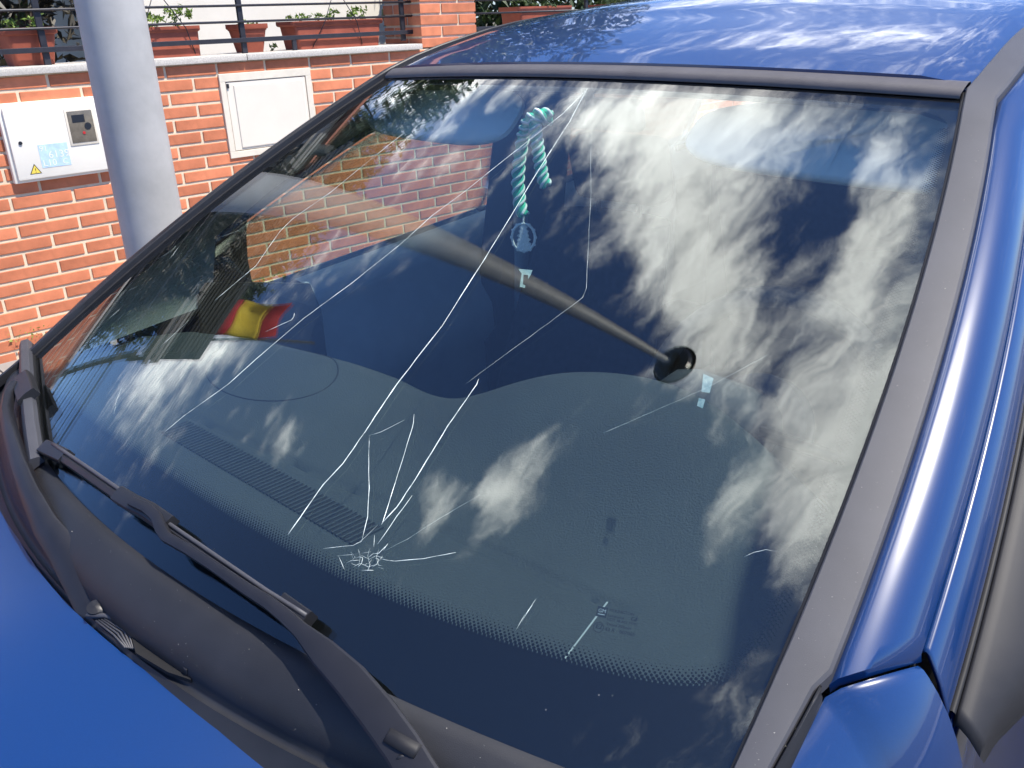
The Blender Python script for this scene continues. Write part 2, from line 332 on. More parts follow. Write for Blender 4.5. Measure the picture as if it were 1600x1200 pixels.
mb = MB(); mb.grid(lambda u, v: (u, v, -.012), [-400, -100, -30, 30, 100, 400], [-400, -100, -30, 30, 100, 400])
tag(mb.build('ground', 'earth'), kind='structure')
mb = MB(); mb.grid(lambda u, v: (u, v, 0), [-1.22, 0, 2.5, 6.2], np.linspace(-60, 60, 13)); tag(mb.build('road', 'asphalt'), kind='structure')
mb = MB()
for y0 in np.arange(-8, 12, 1.0): mb.box((-1.29, y0+.5, .06), (.14, .994, .15), ch=.012)
tag(mb.build('kerb', 'kerb_stone', smooth=True, sharp=40), kind='structure')
pav = MB(); pav.strips([[(-1.365, y, .118), (-3.16-.0286*-y-.02, y, PZ-.004)] for y in np.linspace(-8, 12, 21)]); pavo = tag(pav.build('pavement', 'kerb_stone'), kind='structure')
me = None
for i in range(4):
    for j in range(14):
        x0, y0 = -1.37-.45*i, -1.5+.45*j; zt = .118+(PZ-.118)*((-1.365-(x0-.22))/1.8)
        if me is None:
            b = MB(); b.box((0, 0, 0), (.444, .444, .02), ch=.003); o = b.build('slab', 'paving', pavo); me = o.data
        else: o = mesh_object('slab', me, pavo)
        o.location = (x0-.225, y0, zt+.001); o.rotation_euler = (0, math.atan((PZ-.118)/1.8), 0)
mb = MB(); mb.grid(lambda u, v: (u, v, PZ+.3), [-30, -12, -3.42], np.linspace(-30, 40, 8)); tag(mb.build('garden', 'earth'), kind='structure')
# far side of the street
mb = MB(); mb.box((7.0, 0, .06), (1.6, 80, .13)); tag(mb.build('far_pavement', 'kerb_stone'), kind='structure')

# ------------------------------------------------------------------ brick garden wall
wall = empty('brick_wall', wp(1.5, 0, PZ), 'low orange brick garden wall with cream mortar and a granite coping', 'wall')
mb = MB(); mb.box(wp(2.5, .129, (ZC+PZ)/2-.05), (14.0, .25, ZC-PZ+.1), WAX)
mb.build('mortar', 'mortar', wall)
BL, JT = .25, .0122
def brick_mesh(L, D=.1, H=BH-JT):
    b = MB(); b.box((0, 0, 0), (L, D, H), ch=0)
    bm = bmesh.new(); vs = [bm.verts.new(p) for p in b.v]; [bm.faces.new([vs[i] for i in f]) for f in b.f]
    bmesh.ops.recalc_face_normals(bm, faces=bm.faces[:]); bmesh.ops.bevel(bm, geom=bm.edges[:], offset=.0022, segments=1, affect='EDGES')
    m = bpy.data.meshes.new('brick'); bm.to_mesh(m); bm.free(); m.materials.append(MAT['brick']); return m
BRICKS = [brick_mesh(BL-JT) for _ in range(1)]
ROTW = Matrix([[WT[0], -WN[0], 0], [WT[1], -WN[1], 0], [0, 0, 1]]).to_euler()
CABS = [(.775, 1.2, .89, 1.21), (1.745, 2.245, .872, 1.262)]
far = MB()
def lay(s0, s1, z, parent=wall, off=.05, nm='brick'):
    L = s1-s0; me = BRICKS[0] if abs(L-(BL-JT)) < .002 else brick_mesh(L)
    o = mesh_object(nm, me, parent); p = wp((s0+s1)/2, off+random.uniform(-.0012, .0012), z); o.location = p
    o.rotation_euler = (ROTW.x, ROTW.y, ROTW.z+random.uniform(-.004, .004)); return o
for n in range(21):
    z = ZC-(n+.5)*BH; ph = S0+(0 if n % 2 == 0 else BL/2)
    for k in range(-22, 36):
        a, b = ph+k*BL+JT/2, ph+(k+1)*BL-JT/2
        if any(a > c0+.01 and b < c1-.01 and z-BH/2 > c2 and z+BH/2 < c3 for c0, c1, c2, c3 in CABS): continue
        if .45 < a and b < 3.45 and n < 21: lay(a, b, z)
        else: far.box(wp((a+b)/2, .05, z), (b-a, .1, BH-JT), WAX, 0)
far.build('brick_rows', 'brick', wall, kind='stuff')
cope_me = None
for s0, s1 in [(-1.13, -.13), (-.13, .755), (.755, 1.9), (1.9, 2.965), (3.40, 4.4), (4.4, 5.4), (5.4, 6.4), (-2.13, -1.13)]:
    b = MB(); b.box(wp((s0+s1)/2, .145, ZC+.014), (s1-s0-.004, .335, .028), WAX, ch=.003); b.build('coping_stone', 'granite', wall, smooth=True, sharp=30)
# moss and grit at the foot of the wall
b = MB()
for i in range(500):
    s = random.uniform(.6, 3.2); p = wp(s, -.004-abs(random.gauss(0, .012)), PZ+.09+abs(random.gauss(0, .025))); r_ = random.uniform(.003, .010)
    d = rng.normal(size=(3, 3)); d /= np.linalg.norm(d, axis=1)[:, None]; b.add([p+d[0]*r_, p+d[1]*r_, p+d[2]*r_], [(0, 1, 2)])
b.build('moss', 'leaf_bright', wall, kind='stuff', fix=False)
b = MB(); b.box(wp(2.3, -.012, PZ+.045), (1.9, .03, .09), WAX, ch=.006); b.build('plinth', 'mortar', wall)

pil = empty('brick_pillar', wp(3.18, .17, ZC), 'square orange brick pillar at the end of the planter railing', 'pillar')
b = MB(); b.box(wp(3.183, .166, ZC+.38), (.398, .32, .75), WAX); b.build('mortar', 'mortar', pil)
def pil_brick(s0, s1, o0, o1, z):
    m = MB(); m.box(wp((s0+s1)/2, (o0+o1)/2, z), (s1-s0, o1-o0, BH-JT), WAX, ch=.002); m.build('brick', 'brick', pil)
P0, P1, Q0, Q1 = 2.979, 3.386, 0, .336
for n in range(-13, 0):
    z = ZC-(n+.5)*BH
    if n % 2 == 0:
        pil_brick(P0, P0+.15-JT/2, Q0, Q0+.24, z); pil_brick(P0+.15+JT/2, P1, Q0, Q0+.115, z); pil_brick(P0, P0+.24, Q0+.24+JT, Q1, z)
    else:
        pil_brick(P0, P0+.275-JT/2, Q0, Q0+.115, z); pil_brick(P0+.275+JT/2, P1, Q0, Q0+.24, z); pil_brick(P0, P0+.115, Q0+.115+JT, Q1, z)

# ------------------------------------------------------------------ meter cabinets
def rect_on_wall(mb, s0, s1, z0, z1, proud, depth=.004, ch=0, skew=0):
    mb.box(wp((s0+s1)/2, -proud+depth/2, (z0+z1)/2), (s1-s0, depth, z1-z0), WAX, ch)
c1 = empty('meter_cabinet', wp(.99, 0, .9), 'white electricity meter cabinet with reading window and blue sticker on the brick wall', 'cabinet')
b = MB(); rect_on_wall(b, .778, 1.198, .893, 1.208, .022, .06, .006); b.build('frame', 'cabinet_white', c1, smooth=True, sharp=35)
b = MB(); rect_on_wall(b, .792, 1.178, .905, 1.192, .034, .02, .006); b.build('door', 'cabinet_white', c1, smooth=True, sharp=35)
b = MB(); rect_on_wall(b, 1.022, 1.142, 1.018, 1.168, .0375, .01, .004); b.build('window_surround', 'cement', c1, smooth=True, sharp=35)
b = MB(); rect_on_wall(b, 1.031, 1.133, 1.029, 1.158, .0395, .006, .003); wn_ = b.build('reading_window', 'meter_glass', c1, smooth=True, sharp=35)
b = MB(); rect_on_wall(b, 1.047, 1.098, 1.112, 1.142, .0405, .003); b.build('counter', 'ink', wn_)
b = MB(); b.lathe(wp(1.106, -.0405, 1.094), [(0, .001), (.014, .001), (.014, -.002)], 16, [WT, UP, WN]); b.build('dial', 'ink', wn_)
b = MB(); b.lathe(wp(1.085, -.0405, 1.068), [(0, .001), (.006, .001), (.006, -.002)], 10, [WT, UP, WN]); b.build('button', 'flag_red', wn_)
b = MB(); b.lathe(wp(.830, -.036, 1.053), [(0, .002), (.007, .002), (.008, -.004)], 14, [WT, UP, WN]); b.build('lock', 'ink', c1)
b = MB(); b.box(wp(1.183, -.026, 1.188), (.014, .014, .012), WAX, ch=.002); b.build('hinge', 'plastic_black', c1)
b = MB(); rect_on_wall(b, .892, 1.008, .945, 1.038, .0352, .002); st = b.build('sticker', 'sticker_blue', c1, label='pale blue sticker with white lettering')
b = MB()
for tx, s, z, h in (('91', .895, 1.012, .026), ('6139', .925, .981, .034), ('1', .995, .981, .034), ('L10', .897, .951, .030), ('C', .975, .951, .026)):
    text_mesh(b, tx, wp(s, -.0358, z), WT, UP, h*1.25)
b.build('lettering', 'sticker_white', st, fix=False)
def tri(mb, s, z, r, proud):
    mb.add([wp(s-r, -proud, z-r*.75), wp(s+r, -proud, z-r*.75), wp(s, -proud, z+r)], [(0, 1, 2)])
b = MB(); tri(b, .862, .943, .0235, .0345); tw = b.build('warning_triangle', 'ink', c1, fix=False)
b = MB(); tri(b, .862, .942, .0185, .0352); b.build('warning_fill', 'sticker_yellow', tw, fix=False)
b = MB(); text_mesh(b, '!', wp(.8595, -.0358, .931), WT, UP, .026); b.build('warning_mark', 'ink', tw, fix=False)

c2 = empty('utility_cabinet', wp(2.0, 0, .87), 'cream blank utility cabinet with cement border set in the brick wall', 'cabinet')
b = MB()
for s0, s1, z0, z1 in ((1.748, 2.243, 1.222, 1.258), (1.748, 2.243, .872, .902), (1.748, 1.776, .902, 1.222), (2.212, 2.243, .902, 1.222)): rect_on_wall(b, s0, s1, z0, z1, .009, .05, .002)
b.build('cement_border', 'cement', c2)
b = MB(); rect_on_wall(b, 1.779, 2.209, .905, 1.219, .006, .04, .003); b.build('door', 'cabinet_cream', c2)
b = MB(); rect_on_wall(b, 1.815, 2.195, .915, 1.205, .0105, .01, .004); b.build('panel', 'cabinet_cream', c2)
b = MB(); b.lathe(wp(2.188, -.011, .99), [(0, .003), (.005, .003), (.006, -.003)], 12, [WT, UP, WN]); b.build('lock', 'plastic_black', c2)
b = MB(); b.box(wp(1.786, -.008, 1.203), (.01, .008, .02), WAX); b.build('hinge', 'iron', c2)

# ------------------------------------------------------------------ railing
rail = empty('railing', wp(2, .08, ZC+.03), 'black iron railing with thin horizontal bars on the wall coping', 'railing')
def bar(s0, s1, z, r, flat=False, par=None, off=.08):
    b = MB()
    if flat: b.box(wp((s0+s1)/2, off, z), (s1-s0, .012, .021), WAX, ch=.002)
    else: b.tube([wp(s0, off, z), wp(s1, off, z)], r, 8)
    b.build('bar', 'iron', par or rail, smooth=not flat)
for z, r_, fl in ((1.399, 0, True), (1.481, .0055, False), (1.552, .0055, False), (1.623, .0055, False), (1.694, .0055, False), (1.765, 0, True)): bar(-1.0, 2.985, z, r_, fl)
for s in (-.0, 1.045, 1.955, 2.925):
    b = MB(); b.box(wp(s, .095, 1.555 if s != -9 else 0), (.026, .016, .44 if s != 2.925 else .40), WAX, ch=.002); b.build('post', 'iron', rail)
b = MB(); b.box(wp(2.225, .082, 1.365), (.022, .012, .05), WAX); b.build('foot', 'iron', rail)
rail2 = empty('railing', wp(4.2, .08, ZC+.03), 'black iron railing beyond the brick pillar, above the car roof', 'railing')
for z, r_, fl in ((1.399, 0, True), (1.481, .0055, False), (1.552, .0055, False), (1.623, .0055, False), (1.765, 0, True)): bar(3.38, 6.6, z, r_, fl, rail2)
for s in (4.45, 5.5): 
    b = MB(); b.box(wp(s, .095, 1.555), (.026, .016, .44), WAX, ch=.002); b.build('post', 'iron', rail2)

# ------------------------------------------------------------------ planters
def leaf_cloud(mb, c, rad, n, size, clumps=0, squash=1.0):
    c = np.array(c, float); rad = np.array(rad, float)
    cl = rng.normal(size=(max(1, clumps), 3)); cl /= np.linalg.norm(cl, axis=1)[:, None]; cl *= rng.uniform(.35, 1, (len(cl), 1))**.5
    for i in range(n):
        if clumps: p = cl[rng.integers(len(cl))]+rng.normal(size=3)*.17
        else:
            p = rng.normal(size=3); p = p/np.linalg.norm(p)*rng.uniform(.1, 1)**.4
        if np.linalg.norm(p) > 1.12: continue
        p = c+p*rad; a = rng.normal(size=3); a /= np.linalg.norm(a); b = np.cross(a, rng.normal(size=3)); b /= np.linalg.norm(b); s = size*rng.uniform(.6, 1.3)
        k = np.cross(a, b)*s*.18
        mb.add([p-a*s, p+b*s*.42-k, p+a*s*1.1, p-b*s*.42-k], [(0, 1, 2), (0, 2, 3)])
def planter(name, s0, s1, off, z0, z1, D, label, taper, trough=True, leaves=None, lmat='leaf_bright', wires=False, seed=0):
    t = empty(name, wp((s0+s1)/2, off, z0), label, 'planter', 'terracotta coloured planters behind the railings')
    L = s1-s0; H = z1-z0
    def ring(l, d, z, r=.02, n=5):
        pts = []
        for sx, sy, a0 in ((1, 1, 0), (-1, 1, 90), (-1, -1, 180), (1, -1, 270)):
            for k in range(n+1):
                a = R(a0+90*k/n); pts.append(wp((s0+s1)/2+sx*(l/2-r)+r*math.cos(a), off-(sy*(d/2-r)+r*math.sin(a)), z))
        return pts
    b = MB(); hx = H*.80
    rows = [ring(L*taper, D*taper, z0), ring(L*lerp(taper, .95, .8), D*lerp(taper, .95, .8), z0+hx), ring(L*.985, D*.985, z0+hx+.004), ring(L, D, z0+H*.87), ring(L, D, z1), ring(L*.95, D*.92, z1), ring(L*.93, D*.90, z1-.03)]
    b.strips(rows, closed=True); n = len(rows[0]); b.f += [tuple(range(n))[::-1]]; b.mi += [0]
    b.build('pot', 'terracotta', t, smooth=True, sharp=30)
    b = MB(); b.add(ring(L*.94, D*.91, z1-.022), [tuple(range(n))]); b.build('soil', 'soil', t)
    if leaves:
        b = MB()
        for (ss, zz_, rs, rz, n_, sz) in leaves: leaf_cloud(b, wp(ss, off, zz_), (rs, D*.4, rz), n_, sz, 9)
        b.build('foliage', lmat, t, fix=False)
    if wires:
        for sx in (-1, 1):
            b = MB(); b.tube([wp((s0+s1)/2-.02, off-D/2-.02, z1+.16), wp((s0+s1)/2+sx*.10, off-D/2-.012, z1-.01), wp((s0+s1)/2+sx*.155-.02, off-D/2*.85-.006, z0+.01)], .0022, 6); b.build('hanger_wire', 'iron', t, smooth=True)
    return t
CT = ZC+.0285
planter('planter', .905, 1.125, .21, CT, 1.487, .18, 'squarish terracotta planter of low green leaves left of the lamp post', .72, leaves=[(1.02, 1.50, .10, .03, 160, .012)])
planter('planter', 1.405, 1.768, .21, CT, 1.472, .16, 'terracotta trough with tall yellow-green shoots just right of the lamp post', .92, leaves=[(1.55, 1.50, .13, .03, 200, .012), (1.70, 1.53, .05, .06, 180, .012)], wires=True)
planter('planter', 1.962, 2.128, .21, CT, 1.470, .15, 'small terracotta pot between the two troughs, above the cream cabinet', .66, leaves=[(2.05, 1.478, .05, .012, 40, .009)])
planter('planter', 2.25, 2.825, .21, CT, 1.474, .17, 'longest terracotta trough with sprigs of bright leaves beside the brick pillar', .88, leaves=[(2.34, 1.49, .05, .018, 60, .012), (2.45, 1.49, .03, .022, 40, .011), (2.56, 1.50, .04, .03, 70, .012), (2.70, 1.51, .06, .045, 120, .013)], wires=True)
planter('planter', 3.85, 4.34, .21, CT, 1.512, .2, 'terracotta trough right of the brick pillar, seen over the car roof', .88, leaves=[(4.1, 1.54, .2, .04, 120, .015)], lmat='leaf_mid')
planter('planter', 4.66, 5.2, .21, CT, 1.512, .2, 'terracotta trough farthest right, half hidden behind the car roof', .88, leaves=[(4.9, 1.54, .2, .04, 120, .015)], lmat='leaf_mid')
wd = empty('weed', wp(2.17, .2, CT), 'tiny green weed growing on the coping beside the small pot', 'weed'); b = MB(); leaf_cloud(b, wp(2.17, .2, CT+.02), (.03, .02, .02), 40, .012, 3); b.build('leaves', 'leaf_mid', wd, fix=False)

# ------------------------------------------------------------------ lamp post
PX, PY = -1.7326, .7194
lp = empty('lamp_post', (PX, PY, .14), 'tall grey galvanised steel lamp post standing on the pavement by the wall', 'lamp post')
b = MB(); b.lathe((PX, PY, 0), [(.094, .13), (.0915, .8), (.089, 1.6), (.074, 2.6), (.060, 4), (.046, 6), (.036, 7.45), (.034, 7.5)], 40); b.build('pole', 'steel_galv', lp, smooth=True, sharp=50)
b = MB(); b.lathe((PX, PY, 0), [(0, .165), (.17, .165), (.18, .15), (.18, .135)], 30); b.build('base_plate', 'steel_galv', lp, smooth=True, sharp=30)
b = MB(); b.lathe((PX, PY, 0), [(.034, 7.46), (.07, 7.5), (.12, 7.53), (.185, 7.62), (.205, 7.72), (.21, 7.78)], 20); b.build('lantern_bowl', 'lantern_glass', lp)
b = MB(); b.lathe((PX, PY, 0), [(.205, 7.775), (.235, 7.78), (.23, 7.83), (.15, 7.92), (.05, 7.95), (0, 7.95)], 20); b.build('lantern_cap', 'lantern_dark', lp)

# ------------------------------------------------------------------ house, porch, flag, trees behind the wall
hs = empty('house', (-6.6, 3.4, PZ+.3), 'cream rendered house wall behind the planters', 'house')
b = MB(); b.box((-6.9, 3.35, 1.6), (3.6, 2.5, 2.6)); b.build('wall', 'stucco', hs)
b = MB(); b.add([(-4.85, 1.9, 2.92), (-4.85, 4.8, 2.92), (-8.9, 4.8, 2.92), (-8.9, 1.9, 2.92), (-6.9, 1.9, 3.75), (-6.9, 4.8, 3.75)], [(0, 1, 5, 4), (3, 4, 5, 2), (0, 4, 3), (1, 2, 5), (0, 3, 2, 1)]); b.build('roof', 'roof_tile', hs)
pg = empty('porch_pergola', (-5.3, 1.0, PZ+.3), 'slatted porch pergola with pale front beam mirrored low in the windscreen', 'pergola')
b = MB(); b.box((-4.5, 1.0, 2.52), (.05, 2.2, .05)); b.box((-4.48, 1.0, 2.60), (.05, 2.2, .04)); b.box((-4.5, 1.0, 2.66), (.06, 2.2, .03)); b.build('front_beam', 'beam_pale', pg)
b = MB(); b.box((-5.5, -.06, 2.95), (2.2, .06, .16)); b.build('side_beam', 'beam_dark', pg)
for k in range(17):
    b = MB(); b.box((-6.45+.13*k, .95, 3.07), (.05, 2.1, .07)); b.build('slat', 'beam_dark', pg)
for x, y in ((-4.55, 1.95), (-6.5, .0)):
    b = MB(); b.box((x, y, 1.7), (.09, .09, 2.5)); b.build('post', 'beam_dark', pg)
fl = empty('flag', (-5.0, .06, 3.0), 'red and yellow striped flag hanging over the porch, mirrored in the windscreen', 'flag')
def flagp(u, v): return (-5.0+.07*math.sin(5*u+2*v)+.03*math.sin(9*v),   .10+.36*u+.02*math.sin(7*v), 3.22+1.02*v+.10*u*(1-2*v)*.5)
for nm, v0, v1, m in (('red_stripe', 0, .27, 'flag_red'), ('yellow_stripe', .27, .73, 'flag_yellow'), ('red_stripe', .73, 1, 'flag_red')):
    b = MB(); b.grid(flagp, np.linspace(0, 1, 14), np.linspace(v0, v1, 12)); b.build(nm, m, fl, smooth=True, thick=.002)
b = MB(); b.tube([(-5.0, .07, 2.98), (-5.0, .07, 4.95)], .012, 8); b.build('staff', 'beam_dark', fl, smooth=True)
def tree(name, label, base, crown, rad, n, size, mat, clumps=40, trunk=.12, limbs=5, group=None, cat='tree'):
    t = empty(name, base, label, cat, group); base = np.array(base, float); crown = np.array(crown, float)
    b = MB(); top = crown+np.array([0, 0, -rad[2]*.2]); b.tube([base-[0, 0, .1], lerp(base, top, .4)+[.06, .04, 0], lerp(base, top, .75)-[.05, 0, 0], top], [trunk, trunk*.8, trunk*.6, trunk*.35], 10)
    for k in range(limbs):
        d = rng.normal(size=3); d[2] = abs(d[2])*.6; d /= np.linalg.norm(d); s = lerp(base, top, .55+.08*k); e = crown+d*np.array(rad)*.75
        b.tube([s, lerp(s, e, .5)+[0, 0, .1], e], [trunk*.4, trunk*.25, trunk*.08], 6)
    b.build('trunk', 'bark', t, smooth=True)
    b = MB(); leaf_cloud(b, crown, rad, n, size, clumps); b.build('crown', mat, t, fix=False); return t
G0 = PZ+.3
tree('garden_tree', 'broad leafy tree above the cream house, mirrored at the windscreen top corner', (-8.3, 4.6, G0), (-8.0, 4.6, 4.35), (1.5, 2.5, 1.7), 9000, .085, 'leaf_mid', 70)
tree('garden_tree', 'dark tree rising behind the porch pergola', (-7.4, 1.5, G0), (-7.2, 1.75, 3.5), (1.1, 1.6, 1.75), 16000, .085, 'leaf_dark', 80)
tree('garden_tree', 'tall tree farther along the garden, beyond the cream house', (-9.5, 8.6, G0), (-9.2, 8.4, 4.6), (2.0, 2.8, 2.4), 7000, .11, 'leaf_dark', 60)
tree('garden_shrub', 'dry brown-green shrub behind the railing left of the lamp post', (-4.35, 1.2, G0), (-4.3, 1.15, 1.75), (.5, .75, 1.15), 6000, .045, 'leaf_dry', 60, .05, 8, cat='shrub')
tree('garden_shrub', 'dark evergreen shrub behind the railing right of the brick pillar', (-4.6, 4.9, G0), (-4.5, 5.0, 1.5), (.6, 1.0, 1.0), 6000, .05, 'leaf_dark', 60, .05, 8, cat='shrub')
tree('garden_shrub', 'dark evergreen shrub farthest right, behind the car roof', (-4.7, 7.0, G0), (-4.6, 7.0, 1.55), (.7, 1.3, 1.1), 5000, .055, 'leaf_dark', 60, .05, 8, cat='shrub')
tree('garden_shrub', 'leafy green shrub under the porch pergola', (-5.3, .95, G0), (-5.2, .95, 1.75), (.55, .75, 1.0), 5000, .05, 'leaf_mid', 50, .05, 8, cat='shrub')

# ================================================================== THE CAR
car = empty('parked_car', (0, 1.0, 0), 'blue hatchback car with a cracked windscreen, parked beside the brick wall', 'car')
WB, ZB, WTP, TY, TZ, BOWB, BOWT, HV, CRB, CRT, WCV = .6823, .93934, .5347, .73242, 1.36842, .13575, .05201, .01077, .0173, .0158, .02575
_L = math.hypot(TY, TZ-ZB); _NY, _NZ = -(TZ-ZB)/_L, TY/_L
def gs(u, v):
    """windscreen outer skin: u across (-1..1), v from cowl (0) to roof (1)"""
    w = WB+(WTP-WB)*v+WCV*4*v*(1-v); k = 1-u*u; h = HV*4*v*(1-v)
    return np.array([w*u, TY*v-(BOWB*(1-v)+BOWT*v)*k+_NY*h, ZB+(TZ-ZB)*v+(CRB*(1-v)+CRT*v)*k+_NZ*h])
def gn(u, v):
    e = 1e-4; n = np.cross(gs(u+e, v)-gs(u-e, v), gs(u, v+e)-gs(u, v-e)); n /= np.linalg.norm(n); return n if n[2] > 0 else -n
def go(u, v, h): return gs(u, v)+gn(u, v)*h
def guv(x, y, h=0):
    d = sight(x, y); X = np.array([0., .4, 1.1])
    for _ in range(25):
        S = go(X[0], X[1], h); F = S-CAM-X[2]*d; e = 1e-4
        J = np.stack([(go(X[0]+e, X[1], h)-S)/e, (go(X[0], X[1]+e, h)-S)/e, -d], -1); st = np.linalg.solve(J, F); X = X-np.clip(st, -.4, .4)
        if np.abs(st).max() < 1e-7: break
    return X[0], X[1]
def on_glass(x, y, h=0): return go(*guv(x, y, h), h)

# ---- windscreen pane (5 mm laminated slab)
US, VS = np.linspace(-1, 1, 61), np.linspace(-.012, 1.004, 45); GT = -.0052
b = MB(); b.grid(lambda u, v: go(u, v, 0), US, VS); nb = len(b.v); b.grid(lambda u, v: go(u, v, GT), US, VS, flip=True)
ws = b.build('windscreen', 'windscreen_glass', car, smooth=True, fix=False, label='raked windscreen with long cracks running from a star break')
if gn(0, .5) @ np.array(ws.data.polygons[30].normal) < 0: ws.data.flip_normals()
# ---- black ceramic border printed on the inside of the pane
inner_px = [(660, 131), (720, 130), (800, 134), (950, 139), (1100, 147), (1200, 154), (1320, 164), (1415, 172), (1462, 176), (1484, 190), (1484, 212), (1462, 290), (1430, 400), (1395, 505), (1365, 600), (1318, 735), (1270, 870), (1245, 930), (1215, 990), (1190, 1033), (1150, 1062), (1100, 1074), (1040, 1070), (950, 1052), (800, 1008), (660, 958), (535, 906), (400, 830), (325, 785), (250, 733), (175, 682), (105, 624)]
INN = [np.array(guv(x, y, GT)) for x, y in inner_px]+[np.array(p) for p in ((-.68, .062), (-.80, .058), (-.89, .065), (-.935, .10), (-.955, .18), (-.965, .4), (-.965, .7), (-.955, .88), (-.93, .94), (-.87, .957), (-.8, .958))]
def smooth_closed(P, n):
    P = np.array(P); d = np.r_[0, np.cumsum(np.linalg.norm(np.diff(np.vstack([P, P[:1]]), axis=0)*[.65, .85], axis=1))]; t = np.linspace(0, d[-1], n, endpoint=False); Q = np.vstack([P, P[:1]])
    C = np.stack([np.interp(t, d, Q[:, i]) for i in (0, 1)], -1)
    for _ in range(3): C = (np.roll(C, 1, 0)+2*C+np.roll(C, -1, 0))/4
    return C
IC = smooth_closed(INN, 420); ctr = np.array([.15, .5])
def out_edge(p):
    d = p-ctr; ts = [((1 if d[0] > 0 else -1)-ctr[0])/d[0] if abs(d[0]) > 1e-9 else 9e9, ((1.004 if d[1] > 0 else -.012)-ctr[1])/d[1] if abs(d[1]) > 1e-9 else 9e9]; return ctr+d*min(ts)
rows = []
for k in np.linspace(0, 1, 9): rows.append([go(*lerp(p, out_edge(p), k), GT-.0008) for p in IC])
b = MB(); b.strips(rows, closed=True); b.build('ceramic_border', 'frit', ws, smooth=True)
# halftone dots fading inwards from the border
b = MB(); sc = np.array([.65, .85])
M_ = len(IC); arc = np.r_[0, np.cumsum(np.linalg.norm(np.diff(np.vstack([IC, IC[:1]]), axis=0)*sc, axis=1))]; SP = .0040
for row in range(7):
    n = int(arc[-1]/SP); inset = (row+.25)*SP*.62; rad = .0019*(1-row/7.6)
    for k in range(n):
        t = (k+(.5 if row % 2 else 0))*SP; i = np.searchsorted(arc, t) % M_; p0, p1 = IC[i-1], IC[i % M_]; f = (t-arc[i-1])/(arc[i]-arc[i-1]+1e-9) if i > 0 else 0
        p = lerp(p0, p1, f)
        if p[1] > .93: continue
        tg = (p1-p0)*sc; tg /= np.linalg.norm(tg)+1e-9; nr = np.array([-tg[1], tg[0]]); 
        if nr @ ((ctr-p)*sc) < 0: nr = -nr
        c = p+nr*inset/sc; P = go(*c, GT-.0008); N = gn(*c); a = np.cross(N, [0, 1, 0]); a /= np.linalg.norm(a); e = np.cross(N, a)
        b.add([P+rad*(a*math.cos(w)+e*math.sin(w)) for w in np.arange(6)*math.pi/3], [tuple(range(6))])
b.build('border_dots', 'frit', ws, kind='stuff', fix=False)

# ---- cracks: hair-thin fractures standing in the outer ply
CR = [(1.5, [(918, 138), (890, 190), (800, 335), (757, 405), (690, 510), (620, 600), (570, 675), (535, 725), (505, 757), (478, 795), (450, 835)]),
 (.9, [(918, 138), (880, 177), (800, 240), (725, 300), (675, 337), (625, 382), (550, 442), (475, 497), (400, 561), (357, 600), (287, 650), (257, 675)]),
 (.8, [(632, 207), (517, 300), (457, 342), (437, 362), (400, 415), (335, 470)]), (.5, [(295, 500), (272, 522), (250, 542)]),
 (.42, [(925, 195), (924, 300), (920, 375), (916, 450), (910, 465), (870, 495), (800, 546), (727, 600)]),
 (1.4, [(748, 592), (745, 600), (700, 665), (650, 747), (620, 792), (597, 817)]),
 (1.0, [(647, 647), (646, 660), (642, 675), (622, 740), (600, 810), (596, 820)]), (1.1, [(644, 774), (620, 807), (590, 850)]),
 (.6, [(632, 656), (595, 675), (577, 680)]), (.9, [(577, 680), (576, 725), (577, 762), (574, 807), (565, 846)]), (.9, [(565, 846), (552, 852), (505, 857)]),
 (.9, [(712, 863), (662, 873), (617, 877), (595, 873)]), (.3, [(750, 773), (712, 795), (675, 817), (637, 842), (602, 860)]), (.5, [(590, 820), (572, 838), (560, 848)]),
 (.28, [(1200, 554), (1117, 599), (1095, 610), (1050, 630), (1015, 645), (980, 660), (942, 677)]), (1.0, [(460, 489), (459, 495), (455, 500), (415, 518)]), (.6, [(178, 647), (182, 625), (190, 606)]),
 (.45, [(1163, 870), (1178, 863), (1197, 859), (1215, 862)]), (.7, [(527, 868), (560, 865)]), (.7, [(529, 869), (538, 890)]), (.8, [(545, 877), (562, 875)]), (.9, [(560, 859), (561, 865)]), (.8, [(558, 870), (567, 871), (565, 880), (559, 886)]),
 (.8, [(575, 871), (584, 864)]), (.8, [(584, 865), (592, 864), (606, 850)]), (.8, [(586, 872), (592, 874), (590, 880), (582, 886)]), (.7, [(575, 881), (581, 874)]), (.8, [(565, 891), (584, 891)]), (1.0, [(585, 836), (584, 854)]), (.9, [(599, 860), (606, 849)]),
 (.6, [(562, 865), (580, 862)]), (.6, [(548, 879), (556, 883)]), (.6, [(555, 868), (552, 874)]), (.6, [(590, 886), (600, 889)]), (.6, [(568, 884), (574, 880)]), (.7, [(598, 868), (593, 876)]),
 (.5, [(548, 862), (556, 872), (566, 868), (577, 874), (588, 868), (600, 872)]), (.5, [(552, 886), (563, 880), (575, 886), (588, 882), (598, 884)]), (.5, [(560, 858), (563, 870), (560, 884)]), (.5, [(578, 856), (575, 868), (578, 882), (574, 893)]), (.5, [(592, 858), (588, 870), (592, 884)]), (.4, [(540, 880), (552, 874), (548, 862)]),
 (.5, [(820, 962), (830, 948), (838, 935)]), (.6, [(815, 972), (832, 945)]), (.5, [(806, 985), (820, 960)]), (.6, [(340, 372), (373, 360)]), (.5, [(245, 405), (268, 392), (275, 384)]), (.6, [(265, 405), (280, 385)]), (.6, [(168, 500), (188, 482)]), (.5, [(198, 455), (216, 447)])]
